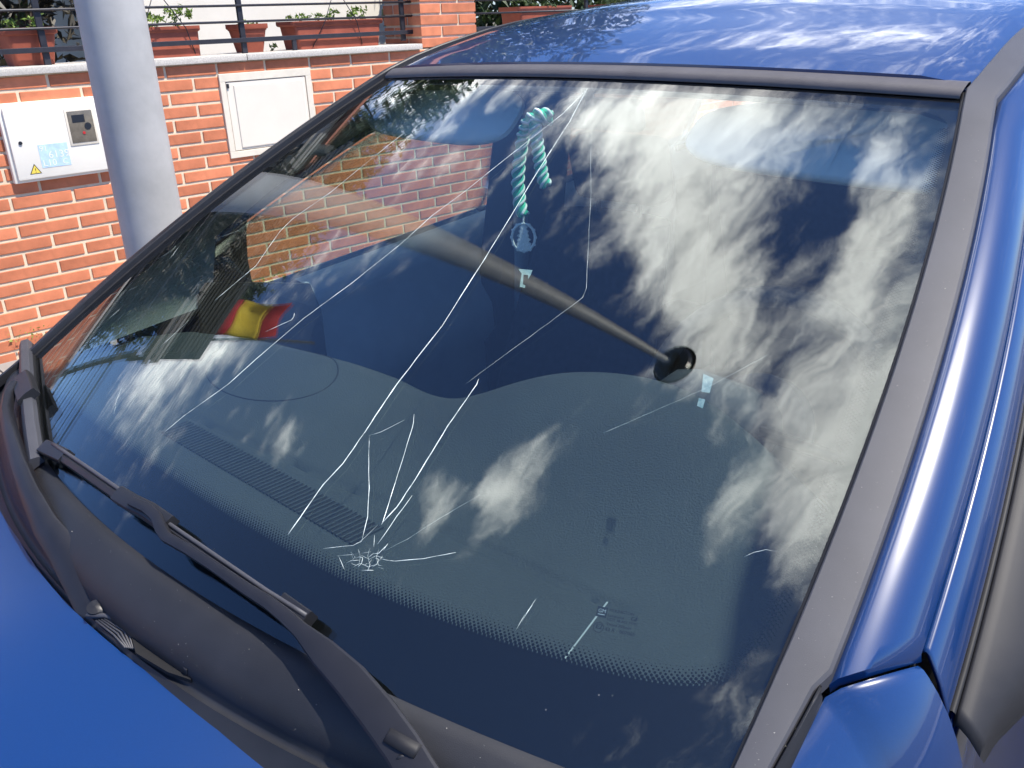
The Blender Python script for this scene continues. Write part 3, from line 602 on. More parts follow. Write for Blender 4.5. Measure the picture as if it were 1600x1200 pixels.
for w_, pts in CR:
    uv = [np.array(guv(x, y)) for x, y in pts]; dense = []
    for i in range(len(uv)-1):
        k = max(2, int(np.hypot(*(np.array(pts[i+1])-pts[i]))/18)+1)
        dense += [lerp(uv[i], uv[i+1], t) for t in np.linspace(0, 1, k, endpoint=False)]
    dense.append(uv[-1]); m = len(dense)
    jit = [d+rng.normal(size=2)*.00022 if 0 < i < m-1 else d for i, d in enumerate(dense)]
    rad = [w_*.00036*(.35 if i in (0, m-1) else random.uniform(.6, 1.2)) for i in range(m)]
    b = MB(); b.tube([go(*p, -.0001) for p in jit], rad, 5); b.build('crack', 'crack', ws, smooth=True)

# ---- maker's mark, printed near the driver's lower corner
mu = np.array(guv(931, 945)); mo = go(*mu, -.006); ax = go(*guv(991, 956.5), -.006)-mo; ax /= np.linalg.norm(ax); nn = gn(*mu); ay = np.cross(nn, ax); mo = mo+nn*.0002
def mk(px, py): return go(*guv(px, py, -.006), -.0062)
b = MB()
for body, x, y, h in (('PILKINGTON', 951.6, 955, .0036), ('Laminated', 948.8, 963, .0034), ('DOT 38 AS1 M781', 947.5, 968.5, .0033), ('Tinted 75%min', 946.7, 976.5, .0034), ('43 R - 007005', 944.3, 985, .0044), ('.. ..:', 954, 997, .003)):
    for k in (0, .00022): text_mesh(b, body, mk(x, y)+ax*k, ax, ay, h)
for k in (0, .0003, .0006): text_mesh(b, 'GF', mk(984.5, 969.5)+ax*k, ax, ay, .0050)
for k in (0, .0003): text_mesh(b, 'E2', mk(929.8, 981)+ax*k, ax, ay, .0058)
c = mk(935, 980)
ring_ = lambda r: [c+r*(ax*math.cos(t)+ay*math.sin(t)) for t in np.linspace(0, 2*math.pi, 25)]
b.strips([ring_(.0045), ring_(.0039)])
b.build('maker_mark', 'ink', ws, fix=False)
b = MB(); c2_ = mk(940.5, 956); q_ = .0045; b.add([c2_-ax*q_-ay*q_, c2_+ax*q_-ay*q_, c2_+ax*q_+ay*q_, c2_-ax*q_+ay*q_], [(0, 1, 2, 3)]); em = b.build('emblem_square', 'ink', ws, fix=False)
b = MB(); text_mesh(b, 'GM', c2_-ax*.0034-ay*.0006+nn*.0003, ax, ay, .0045); b.add([c2_-ax*.003-ay*.0026+nn*.0003, c2_+ax*.003-ay*.0026+nn*.0003, c2_+ax*.003-ay*.0019+nn*.0003, c2_-ax*.003-ay*.0019+nn*.0003], [(0, 1, 2, 3)]); b.build('emblem_letters', 'door_card', em, fix=False)
# ---- two odd little pale marks laid on the inside of the glass
def px_poly(pts, h=-.0064): return [go(*guv(x, y, h), h) for x, y in pts]
b = MB(); P = px_poly([(810, 420), (832, 422), (829, 430), (825, 436), (825, 429), (818, 429), (817, 444), (821, 446), (820, 450), (812, 448), (815, 428)])
b.add(P, [(0, 1, 2, 5), (2, 3, 4), (2, 4, 5), (0, 5, 10), (10, 5, 6, 9), (6, 7, 8, 9)]); b.build('hook_mark', 'mark_pale', ws, fix=False, label='pale hook-shaped mark')
b = MB(); b.add(px_poly([(1099, 584), (1115, 591), (1109, 614), (1096, 612)]), [(0, 1, 2, 3)]); b.add(px_poly([(1092, 622), (1102, 624), (1098, 638), (1089, 634)]), [(0, 1, 2, 3)]); b.build('patterned_mark', 'mark_patterned', ws, fix=False, label='patterned pale blue mark')

# ---- body outline curves
_vs = np.linspace(0, 1, 60); _gy = [gs(1, v)[1] for v in _vs]
ZRY = [.732, .80, .87, .93, 1.0, 1.08, 1.2, 1.5, 1.9, 2.4, 2.9]; ZRZ = [1.3684, 1.390, 1.408, 1.421, 1.434, 1.445, 1.455, 1.471, 1.482, 1.465, 1.41]
def rim(y):
    """edge of glass, then edge of roof, right-hand (driver) side"""
    if y <= .732: return gs(1, float(np.interp(y, _gy, _vs))) if y >= 0 else gs(1, 0)+np.array([.0, y, y*.5])
    return np.array([WTP-.018*sm(y, .73, 1.0), y, float(np.interp(y, ZRY, ZRZ))])
def dirv(a): return np.array([math.cos(R(a)), 0, -math.sin(R(a))])
def e1(y): return rim(y)+.037*dirv(15)
def e2(y): return e1(y)+.067*dirv(45)
def e3(y): return e2(y)+.068*dirv(65)
def mir(P, s): return np.array([P[0]*s, P[1], P[2]])
Y1 = np.r_[np.linspace(.0, .7, 24), np.linspace(.735, 1.1, 12), np.linspace(1.2, 2.7, 12)]
sides = {}
for s, who in ((1, 'driver'), (-1, 'passenger')):
    flip = s < 0
    # grey plastic finisher along the glass and roof edge; passenger side coloured black for its shade
    ys = list(np.linspace(-.055, .105, 9))+[y for y in Y1 if y >= .113]
    wf = lambda y: 1.0 if y > .112 else lerp(.30, .82, (y+.06)/.172)
    prof = [(0, -.001), (.0012, .0045), (.0025, .0055), (.018, .0062), (.0345, .0055), (.0372, .0035), (.038, -.006)]
    b = MB(); b.strips([[mir(rim(y)+dirv(15)*p*wf(y)+np.array([0, -.0, 1])*(q_*(1 if s > 0 else 2.4)+.0005), s) for p, q_ in prof] for y in ys], flip=flip)
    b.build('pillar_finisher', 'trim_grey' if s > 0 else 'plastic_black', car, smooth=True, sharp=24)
    # painted A-pillar running on into the roof rail
    def pil_pt(y, p, s=s):
        a, c = e1(y), e2(y); m = (a+c)/2+np.array([.010, -.004, .014]); t = p
        P = a*(1-t)**2+2*t*(1-t)*(m*1.0)+c*t*t
        P = P+np.array([0, 0, -.004*(1-sm(p, 0, .06))]); return mir(P, s)
    b = MB(); cols = np.r_[0, .03, np.linspace(.07, .93, 12), .97, 1]
    rows = []
    for k in np.linspace(0, 1, 44):
        rows.append([pil_pt(lerp(.119+.075*p, 2.7, k**1.35), p) for p in cols])
    # rolled lower lip and outer return
    b.strips([[mir(np.array(pt)*[s, 1, 1]+[0, .004, -.010], s) for pt in rows[0]]]+rows, flip=flip)
    b.strips([[r[-1] for r in rows], [r[-1]+np.array([-s*.006, 0, -.010]) for r in rows]], flip=flip)
    b.build('pillar_panel', 'paint', car, smooth=True, sharp=60)
    b = MB(); b.strips([[mir(e2(y)+np.array([-.004, 0, -.010]), s) for y in Y1 if y > .15], [mir(e2(y)+dirv(65)*.012+np.array([-.008, 0, -.008]), s) for y in Y1 if y > .15]], flip=flip); b.build('door_gap', 'cavity', car)
    # door with its window frame
    belt = lambda y: np.array([.768+.004*sm(y, .2, .5), y, .905+.087*y])
    dr = empty if False else None
    b = MB(); yd = [.2005, .204, .2085]+[y for y in Y1 if .21 <= y <= 1.22]
    fr = [(.004, -.006), (.0055, .0005), (.009, .0022), (.034, .003), (.058, .0015), (.065, -.002), (.068, -.012)]
    def frame_pt(y, p, q_): return mir(e2(y)+dirv(65)*p+np.array([math.sin(R(65)), 0, math.cos(R(65))])*q_, s)
    b.strips([[frame_pt(y, p, q_) for p, q_ in fr] for y in yd], flip=flip)
    lowp = [(0, 0, 0), (.012, 0, -.03), (.026, 0, -.09), (.038, 0, -.2), (.046, 0, -.34), (.04, 0, -.5), (.02, 0, -.66)]
    yl = np.r_[.2005, .204, .208, .213, .219, .226, np.linspace(.25, 1.215, 16)]
    def low(y, k):
        d = lowp[k]; bb = belt(y); d = (d[0]*(.45 if y < .42 else 1), 0, d[2])
        if y < .5: bb = e3(max(y, .2005))+np.array([.0005, 0, -.006]); bb = lerp(bb, belt(.5), sm(y, .4, .5)); bb[1] = y
        return mir(bb+np.array([d[0], 0, d[2]]), s)
    b.strips([[low(y, k) for k in range(7)] for y in yl], flip=flip)
    door = b.build('front_door', 'paint', car, smooth=True, sharp=50, thick=.003)
    b = MB(); b.strips([[low(y, k) for k in range(7)] for y in np.linspace(1.225, 2.15, 10)], flip=flip); b.build('rear_door', 'paint', car, smooth=True, thick=.003)
    b = MB(); b.strips([[mir(np.array([.77-.05*sm(y, 2.3, 2.95)+d[0], y, .905+.087*2.15+d[2]]), s) for d in lowp] for y in np.linspace(2.16, 2.95, 10)], flip=flip); b.build('rear_quarter', 'paint', car, smooth=True, thick=.003)
    # side glass: front and rear panes
    for nm, ya, yb in (('front_side_window', .40, 1.17), ('rear_side_window', 1.34, 2.1)):
        b = MB(); rows = []
        for y in np.linspace(ya, yb, 12):
            top = e3(y)+np.array([-.03, 0, 0]) if y < .8 else e2(y)+dirv(65)*.055+np.array([-.022, 0, 0]); bt = belt(y)+np.array([-.02, 0, -.02])
            rows.append([mir(lerp(bt, top, t)+np.array([.012*math.sin(math.pi*t), 0, 0]), s) for t in np.linspace(0, 1, 7)])
        b.strips(rows, flip=flip); b.build(nm, 'side_glass' if ya < 1 else 'rear_glass', car, smooth=True, thick=.0035)
    # B-pillar and inner rails
    b = MB()
    for k in range(1): 
        rows = []
        for t in np.linspace(0, 1, 8):
            lo_, hi_ = np.array([.715, 0, .45]), e1(1.2)*[1, 0, 1]+np.array([-.005, 0, -.035]); P = lerp(lo_, hi_, t)+np.array([.022*math.sin(math.pi*t*.6), 0, 0]); wy = lerp(.16, .115, t)
            yc = 1.222
            rows.append([mir(P+np.array([dx, yc-0+wy*dy, 0]), s) for dx, dy in ((-.03, -.8), (-.045, 0), (-.03, .8), (.02, 1), (.02, -1))])
        b.strips(rows, closed=True, flip=flip)
    b.build('centre_pillar', 'cabin_dark', car, smooth=True, sharp=50)
    b = MB(); b.strips([[mir(e2(y)+dirv(65)*p+np.array([-.03-q_, 0, -.006]), s) for p, q_ in ((-.03, 0), (.0, .012), (.035, .012), (.075, .0), (.085, -.02))] for y in np.linspace(.80, 2.6, 16)], flip=flip); b.build('roof_rail_lining', 'cabin_light', car, smooth=True)
    # inner pillar lining beside the windscreen
    b = MB(); rows = []
    LW = [(0, .705, .368, .95), (.3, .70, .40, 1.09), (.45, .69, .452, 1.12), (.6, .675, .528, 1.168), (.8, .655, .63, 1.215), (1, .625, .80, 1.285)]
    for v in np.linspace(.02, 1, 22):
        A = gs(1, v)+np.array([-.014, .006, -.012]); Wd = np.array([np.interp(v, [r_[0] for r_ in LW], [r_[k] for r_ in LW]) for k in (1, 2, 3)])
        mid = (A+Wd)/2+np.array([-.012, -.0, .004]); rows.append([mir(A*(1-t)**2+2*t*(1-t)*mid+Wd*t*t, s) for t in np.linspace(0, 1, 8)])
    b.strips(rows, flip=not flip); b.build('pillar_lining', 'cabin_light', car, smooth=True)
    # black inner corner piece behind the mirror, extended rearward to hide a sun patch
    b = MB(); b.add([mir(np.array(p), s) for p in ((.700, .34, .985), (.700, .36, 1.005), (.705, .43, .99), (.68, .58, .957), (.665, .59, .90), (.665, .59, .45), (.70, .30, .45))], [tuple(range(7))]); b.build('mirror_corner_blackout', 'plastic_black', car, thick=.01)
    # door card with sill ledge
    b = MB(); rows = []
    for y in np.linspace(.575, 1.16, 12):
        zb = belt(y)[2]; rows.append([mir(np.array([x, y, z]), s) for x, z in ((.752, zb-.012), (.725, zb+.004), (.69, zb), (.672, zb-.018), (.668, zb-.05), (.682, zb-.065), (.676, zb-.16), (.655, zb-.21), (.652, zb-.28), (.68, zb-.32), (.68, .28))])
    b.strips(rows, flip=flip); dc = b.build('door_card', 'door_card', car, smooth=True, sharp=60, label='grey-blue inner door panel')
    b = MB(); rows = []
    for y in np.linspace(1.3, 2.15, 8):
        zb = belt(y)[2]; rows.append([mir(np.array([x, y, z]), s) for x, z in ((.752, zb-.012), (.70, zb+.002), (.672, zb-.018), (.668, zb-.06), (.68, zb-.10), (.68, .28))])
    b.strips(rows, flip=flip); b.build('rear_door_card', 'door_card', car, smooth=True, sharp=60)
    # front wing: from the pillar seam and bonnet edge down over the shoulder
    TW = [(.19*(1-p), *(np.array(pil_pt(.119+.075*p, p))*[s, 1, 1]+[0, -.0045, -.0058])) for p in (1, .85, .7, .55, .4, .25, .1, 0)]+[ (.23, .7075, .090, .982), (.27, .701, .055, .964), (.32, .698, .02, .948), (.40, .700, -.03, .924), (.55, .708, -.2, .884), (.72, .71, -.5, .845), (.88, .685, -.8, .79), (1, .63, -1.05, .70)]
    BW = [(0, .8065, .2015, .55), (.19, .808, .12, .55), (.30, .810, .03, .55), (.55, .812, -.2, .55), (.72, .812, -.5, .56), (.88, .78, -.8, .52), (1, .70, -1.08, .48)]
    ip = lambda T, t: np.array([np.interp(t, [r_[0] for r_ in T], [r_[k] for r_ in T]) for k in (1, 2, 3)])
    b = MB(); rows = []
    tau = np.r_[0, .004, np.linspace(.02, .19, 8), .20, .215, .23, np.linspace(.25, 1, 34)]
    for t in tau:
        A, Bq = ip(TW, t), ip(BW, t); r_ = [mir(A+np.array([-.002, .003 if t < .2 else 0, -.008]), s)]
        for k in np.r_[0, .006, .015, .03, .06, .1, .15, .2, .28, .36, .45, .55, .7, .85, 1]:
            dx = 1-(1-k)**(3.4 if t > .25 else lerp(5.6, 3.4, t/.25)); r_.append(mir(np.array([lerp(A[0], Bq[0], dx), lerp(A[1], Bq[1], k), lerp(A[2], Bq[2], k**1.12)-.0025*(1-sm(k, 0, .012))]), s))
        rows.append(r_)
    b.strips(rows, flip=not flip); b.build('front_wing', 'paint', car, smooth=True, sharp=55)
    for y in (-.62, 2.1 if False else 1.93):
        ax_ = [np.array([0, 1.0, 0]), UP, np.array([s*1.0, 0, 0])]
        w_ = MB(); w_.lathe((s*.69, y, .29), [(.20, -.08), (.28, -.08), (.29, -.05), (.29, .05), (.28, .075), (.205, .085), (.20, .06)], 36, ax_); tyre = w_.build('wheel', 'rubber', car, smooth=True, sharp=40)
        w_ = MB(); w_.lathe((s*.69, y, .29), [(.205, .06), (.19, .05), (.17, .055), (.09, .07), (.05, .075), (0, .076)], 36, ax_); w_.build('rim', 'steel_galv', tyre, smooth=True)

# ---- roof skin, rear hatch, floor
def roof_pt(u, y):
    r_ = rim(y); x = r_[0]*u; k = 1-u*u
    if y < .95: z0 = r_[2]+CRT*k*1.0; yy = y-BOWT*k*max(0, (1-(y-.732)/.22)) if y < .952 else y
    else: z0 = r_[2]+CRT*k; yy = y
    return np.array([x, yy, z0+.022*k*sm(y, .74, 1.3)+.012-.014*sm(abs(u), .9, 1)**2])
b = MB(); yr = np.r_[np.linspace(.745, 1.1, 16), np.linspace(1.16, 2.9, 24)]; ur = np.linspace(-1, 1, 41)
b.strips([[roof_pt(u, .743)+np.array([0, .002, -.012]) for u in ur]]+[[roof_pt(u, y) for u in ur] for y in yr]); b.build('roof', 'paint', car, smooth=True, sharp=60)
b = MB()
for s in (1, -1): b.strips([[mir(roof_pt(1, y), s) for y in yr], [mir(roof_pt(1, y)+np.array([.004, 0, -.02]), s) for y in yr], [mir(rim(y)+np.array([.012, 0, -.012]), s) for y in yr]])
b.build('roof_channel', 'cavity', car)
b = MB(); b.strips([[roof_pt(u, y)+np.array([0, .02, -.045]) for u in ur[::2]] for y in np.r_[.74, .78, yr[4::3]]]); b.build('headlining', 'cabin_light', car, smooth=True)
b = MB(); b.strips([[roof_pt(u, 2.9)*[1, 1, 1] for u in ur[::4]], [np.array([.62*u, 3.05, 1.05]) for u in ur[::4]], [np.array([.72*u, 3.12, .9]) for u in ur[::4]], [np.array([.74*u, 3.14, .3]) for u in ur[::4]]]); b.build('tailgate', 'paint', car, smooth=True, sharp=40)
b = MB(); b.box((0, 1.0, .24), (1.5, 4.0, .06)); b.build('floor_pan', 'cavity', car)
# seal between roof and glass
b = MB(); us = np.linspace(-1, 1, 41)
b.strips([[gs(u, 1.0)+gn(u, 1)*h+np.array([0, dy, dz]) for u in us] for h, dy, dz in ((.0015, -.012, -.006), (.006, -.010, -.005), (.0075, .0, 0), (.0065, .010, .006), (.004, .018, .009), (-.008, .02, .006))]); b.build('roof_seal', 'seal', car, smooth=True, sharp=60)
for s in (1, -1):
    b = MB(); b.strips([[mir(gs(1, v)+gn(1, v)*h+np.array([dx, 0, 0]), s) for v in np.linspace(-.01, 1, 30)] for h, dx in ((.0006, -.0028), (.0016, -.002), (.002, .002), (-.006, .004))], flip=s > 0); b.build('glass_seal', 'rubber', car, smooth=True)

# ---- bonnet
def hood_edge(x): return -.192+.40*x*x
def bon(x, t):
    y0 = hood_edge(x); y = y0-.92*t; z = .902-.030*(x/.65)**2-.10*t*t-.125*t; return np.array([x*(1-.07*t), y, z+.003*math.cos(x*8)])
xs = np.linspace(-.70, .70, 45)
b = MB(); b.strips([[bon(x, 0)+np.array([0, -.012, -.02]) for x in xs], [bon(x, 0)+np.array([0, .001, -.006]) for x in xs]]+[[bon(x, t)+np.array([0, 0, 0]) for x in xs] for t in np.r_[.002, .008, np.linspace(.02, 1, 26)]]); b.build('bonnet', 'bonnet_paint', car, smooth=True, sharp=60)
b = MB(); b.strips([[bon(x, 1)*[.98, 1, 1] for x in xs], [np.array([x*.95, -1.22, .55]) for x in xs], [np.array([x*.95, -1.28, .3]) for x in xs], [np.array([x*.9, -1.2, .2]) for x in xs]]); b.build('front_bumper', 'paint', car, smooth=True)

# ---- cowl
cu_ = np.linspace(-1.02, 1.02, 61)
cprof = [(-.006, .0015), (-.006, .0045), (.002, .0050), (.010, .001), (.022, -.0055), (.034, -.016), (.042, -.029), (.0435, -.041), (.0445, -.0485), (.0475, -.051), (.052, -.0505), (.060, -.062), (.09, -.085), (.2, -.13)]
def cowl_pt(u, k):
    dy, dz = cprof[k]; P = gs(u, 0); sc_ = 1-.30*abs(u)**3; return P+np.array([0, -dy*sc_, dz*(1-.45*abs(u)**4)])
b = MB(); b.strips([[cowl_pt(u, k) for u in cu_] for k in range(len(cprof))]); cowl = b.build('cowl_panel', 'cowl_grey', car, smooth=True, sharp=60)
b = MB()
for i in range(260):
    u = random.uniform(-.95, .95); k = random.uniform(1.5, 7.5); k0 = int(k); p = lerp(cowl_pt(u, k0), cowl_pt(u, k0+1), k-k0)+np.array([0, -.0004, .0012]); r_ = random.choice((.0003, .0003, .0004, .0006))
    d = rng.normal(size=(3, 3)); d /= np.linalg.norm(d, axis=1)[:, None]; b.add([p+d[0]*r_, p+d[1]*r_, p+d[2]*r_*random.uniform(1, 2.5)], [(0, 1, 2)])
for i in range(160):
    y = random.uniform(.0, .7); p = rim(y)+dirv(15)*random.uniform(.006, .03)+np.array([0, 0, .0068]); r_ = random.choice((.00025, .0003, .0005)); d = rng.normal(size=(3, 3))*[1, 1, .2]; b.add([p+d[0]*r_, p+d[1]*r_, p+d[2]*r_], [(0, 1, 2)])
b.build('grit', 'beam_pale', cowl, kind='stuff', fix=False)
# cowl end caps that sweep up to the pillar finishers
for s in (1, -1):
    b = MB(); rows = []
    for y in np.linspace(-.055, .110, 14):
        w0 = .038*lerp(.30, .82, (y+.06)/.172)+.0012; w1 = w0+lerp(.016, .0065, (y+.055)/.165)
        rows.append([mir(rim(y)+dirv(15+10*(p > .5))*lerp(w0, w1, p)+np.array([0, 0, q_]), s) for p, q_ in ((0, -.004), (.02, .0042), (.15, .0060), (.6, .0055), (.93, .0030), (1.0, -.010))])
    b.strips(rows, flip=s < 0); b.build('cowl_end', 'cowl_grey', car, smooth=True, sharp=60, thick=.002)

# ---- dashboard
def dash_front(x): u = max(-1, min(1, x/WB)); return gs(u, 0)[1]+.012
def dash_rear(x): return .378+.088*math.exp(-((x-.325)/.17)**2)-.16*max(0, -x-.12)-.3*max(0, abs(x)-.60)
def dash_z(x, y):
    z = .928+.085*y+.082*math.exp(-((x-.335)/.26)**4)*sm(y, .16, .41)+.016*math.exp(-((x+.33)/.22)**4)*sm(y, .12, .30)
    e = (y-(dash_rear(x)-.05))/.05
    if e > 0: z -= .022*e*e
    return z+.012*sm(x, .45, .66)-.012*sm(-x, .6, .7)
seam = lambda x: .118+.07*x
xs = np.linspace(-.70, .70, 127); ts = np.linspace(0, 1, 70)
b = MB(); rows = []
for t in ts:
    r_ = []
    for x in xs:
        y = lerp(dash_front(x), dash_rear(x), t); z = dash_z(x, y)-.006*math.exp(-((y-seam(x))/.0045)**2)*(1 if abs(x) < .49 else 0)
        r_.append(np.array([x, y, z]))
    rows.append(r_)
rows += [[np.array([x, dash_rear(x)+dy, dash_z(x, dash_rear(x))+dz]) for x in xs] for dy, dz in ((.012, -.012), (.015, -.03), (-.02, -.06), (-.03, -.35))]
b.strips(rows); dash = b.build('dashboard', 'dash', car, smooth=True, sharp=70, label='grey grained dashboard top with an instrument hump')
VX0, VX1, VY0, VY1 = -.262, .190, .047, .088
vy = lambda x, k: lerp(VY0, VY1, k)+.028*(x-(-.03))*.6+.004
b = MB(); b.strips([[np.array([x, vy(x, k), dash_z(x, vy(x, k))+.0009]) for x in np.linspace(VX0, VX1, 40)] for k in (0, .33, .66, 1)]); vent = b.build('defroster_slot', 'dash_dark', dash)
for x in np.linspace(VX0+.004, VX1-.004, 54):
    b = MB(); a, c = np.array([x, vy(x, -.02), dash_z(x, vy(x, 0))+.0012]), np.array([x+.006, vy(x, 1.02), dash_z(x, vy(x, 1))+.0012])
    b.box((a+c)/2, (.0024, np.linalg.norm(c-a), .003), [np.array([1.0, 0, 0]), (c-a)/np.linalg.norm(c-a), UP]); b.build('vent_slat', 'dash', dash)
b = MB(); pts = [np.array([-.30+.145*math.cos(t), .255+.085*math.sin(t), 0]) for t in np.linspace(R(20), R(395), 60)]
for p in pts: p[2] = dash_z(p[0], p[1])+.0002
b.tube(pts, .0011, 5); b.build('airbag_outline', 'dash_dark', dash)
b = MB(); pts = [np.array([lerp(.472, .50, t), lerp(.152, .02, t), 0]) for t in np.linspace(0, 1, 12)]
for p in pts: p[2] = dash_z(p[0], p[1])+.0008
b.tube(pts, .0009, 5); b.build('panel_edge', 'door_card', dash)
# speaker-grille ends of the dash
# ---- steering wheel and column
swc = np.array([.365, .625, .925]); tl = R(24); sx, sy_, sz = np.array([1.0, 0, 0]), np.array([0, math.sin(tl), math.cos(tl)]), np.array([0, math.cos(tl), -math.sin(tl)])
b = MB(); b.tube([swc+.185*(math.cos(t)*sx+math.sin(t)*sy_) for t in np.linspace(0, 2*math.pi, 49)], .0155, 10, cap=False); sw = b.build('steering_wheel', 'dash', car, smooth=True)
b = MB(); b.lathe(swc-sz*-.0, [(0, -.03), (.05, -.028), (.075, -.01), (.075, .02), (.04, .05)], 24, [sx, sy_, sz])
for a in (-15, 195, 270): d = math.cos(R(a))*sx+math.sin(R(a))*sy_; b.tube([swc+d*.05, swc+d*.18], [.022, .014], 8, flat=.5, up=sz)
b.build('wheel_hub', 'cabin_dark', sw, smooth=True, sharp=50)
b = MB(); b.tube([swc-sz*.02, swc-sz*.20], [.05, .06], 12); b.build('steering_column', 'cabin_dark', car, smooth=True)
b = MB(); b.tube([swc-sz*.10+sx*.05, swc-sz*.11+sx*.17, swc-sz*.09+sx*.21], [.009, .008, .010], 8); b.build('control_stalk', 'plastic_black', car, smooth=True)
b = MB(); cl = np.array([.575, .225, .938]); b.lathe(cl, [(0, .006), (.024, .006), (.028, .012), (.031, .0), (.032, -.03)], 20, [sx, np.array([0, .8, .6]), np.array([0, -.6, .8])]); b.build('side_air_vent', 'plastic_black', dash, smooth=True)
# ---- seats
def seat(cx):
    b = MB(); rows = []
    for t in np.linspace(0, 1, 12):
        y, z = lerp(1.02, 1.22, t), lerp(.48, 1.03, t); w = .235-.045*t-.02*(2*t-1)**2; d = .06
        rows.append([np.array([cx+w*math.cos(a)*abs(math.cos(a))**-.3 if abs(math.cos(a)) > 1e-3 else cx, y+d*math.sin(a)-.03*abs(math.cos(a))**3, z]) for a in np.linspace(0, 2*math.pi, 24, endpoint=False)])
    b.strips(rows, closed=True); n = 24; b.f += [tuple(len(b.v)-n+i for i in range(n))]; b.mi += [0]
    st_ = b.build('front_seat', 'cabin_fabric', car, smooth=True, sharp=60)
    b = MB(); rows = []
    for t in np.linspace(0, 1, 10):
        y = lerp(.60, 1.10, t); rows.append([np.array([cx+.25*math.cos(a), y, .46+.07*math.sin(a)-.02*(1-t)]) for a in np.linspace(0, 2*math.pi, 18, endpoint=False)])
    b.strips(rows, closed=True); b.f += [tuple(range(18))[::-1]]; b.mi += [0]; b.build('seat_cushion', 'cabin_fabric', st_, smooth=True)
    b = MB(); b.box((cx, 1.245, 1.135), (.25, .085, .15), [sx, np.array([0, .97, .25]), np.array([0, -.25, .97])], ch=.03); b.build('headrest', 'cabin_fabric', st_, smooth=True)
    b = MB(); [b.tube([(cx+e, 1.235, 1.0), (cx+e, 1.245, 1.1)], .006, 6) for e in (-.06, .06)]; b.build('headrest_post', 'cabin_dark', st_, smooth=True)
seat(-.36); seat(.36)
for s in (-1, 1):
    b = MB(); P = [np.array(p)*[s, 1, 1] for p in ((.615, 1.17, 1.27), (.60, 1.155, 1.18), (.585, 1.14, .95), (.58, 1.12, .6))]
    b.strips([[p+np.array([0, -.024, 0]) for p in P], [p+np.array([0, .024, 0]) for p in P]]); b.build('seat_belt', 'door_card', car, smooth=True, thick=.002)
    b = MB(); b.box((s*.622, 1.175, 1.275), (.02, .05, .07), ch=.006); b.build('belt_anchor', 'door_card', car, smooth=True)
b = MB(); b.box((0, 2.15, .75), (1.2, .12, .62), [sx, np.array([0, .96, .27]), np.array([0, -.27, .96])], ch=.04); b.build('rear_bench', 'cabin_fabric', car, smooth=True)
b = MB(); b.box((0, 1.0, .44), (.18, .9, .3), ch=.04); b.build('centre_console', 'cabin_dark', car, smooth=True)
for s in (-1, 1):
    b = MB(); b.strips([[(s*.69, y, z) for z in (.26, .6, .95, 1.08)] for y in (1.95, 2.3, 2.7, 3.08)]); b.build('rear_side_lining', 'cabin_dark', car, thick=.01)
b = MB(); b.strips([[(x, 3.06-.08*abs(x), z) for z in (.26, .6, .95)] for x in np.linspace(-.69, .69, 7)]); b.build('boot_lining', 'cabin_dark', car, thick=.01)
b = MB(); b.box((0, 2.62, .93), (1.3, .8, .02)); b.build('parcel_shelf', 'cabin_dark', car)
# ---- sun visors, mirror
def visor(s):
    b = MB(); out = []
    for a in np.linspace(0, 2*math.pi, 40, endpoint=False):
        c_, s_ = math.cos(a), math.sin(a); px_ = .225*abs(c_)**.55*np.sign(c_); pz_ = .062*abs(s_)**.6*np.sign(s_)*(1+.16*px_/.225 if s > 0 else 1-.0*px_)
        out.append((px_, pz_))
    rows = []
    for k, th in ((.0, -.008), (.93, -.010), (1, -.004), (1, .004), (.93, .010), (0, .008)):
        rows.append([np.array([s*.40+px_*k, .735+.020*(px_*s/.225)+pz_*k*.75+th*.7, 1.305+pz_*k*.72-th*.7+.0*px_]) for px_, pz_ in out])
    b.strips(rows, closed=True); o = b.build('sun_visor', 'visor', car, smooth=True, sharp=60)
    b = MB(); b.box((s*.34, .722, 1.288), (.08, .004, .045), [sx, np.array([0, .72, -.69]), np.array([0, .69, .72])]); b.build('visor_card_pocket', 'visor', o)
visor(-1); visor(1)
b = MB(); b.box((.0, .70, 1.325), (.195, .026, .050), [sx, np.array([0, .97, .2]), np.array([0, -.2, .97])], ch=.012); rv = b.build('rear_view_mirror', 'plastic_black', car, smooth=True)
b = MB(); b.tube([(0, .695, 1.34), (0, .69, 1.375)], .010, 8); b.build('mirror_stem', 'plastic_black', rv, smooth=True)
b = MB(); b.box((.0, .7155, 1.3282), (.18, .002, .040), [sx, np.array([0, .97, .2]), np.array([0, -.2, .97])]); b.build('mirror_face', 'mirror_silver', rv)

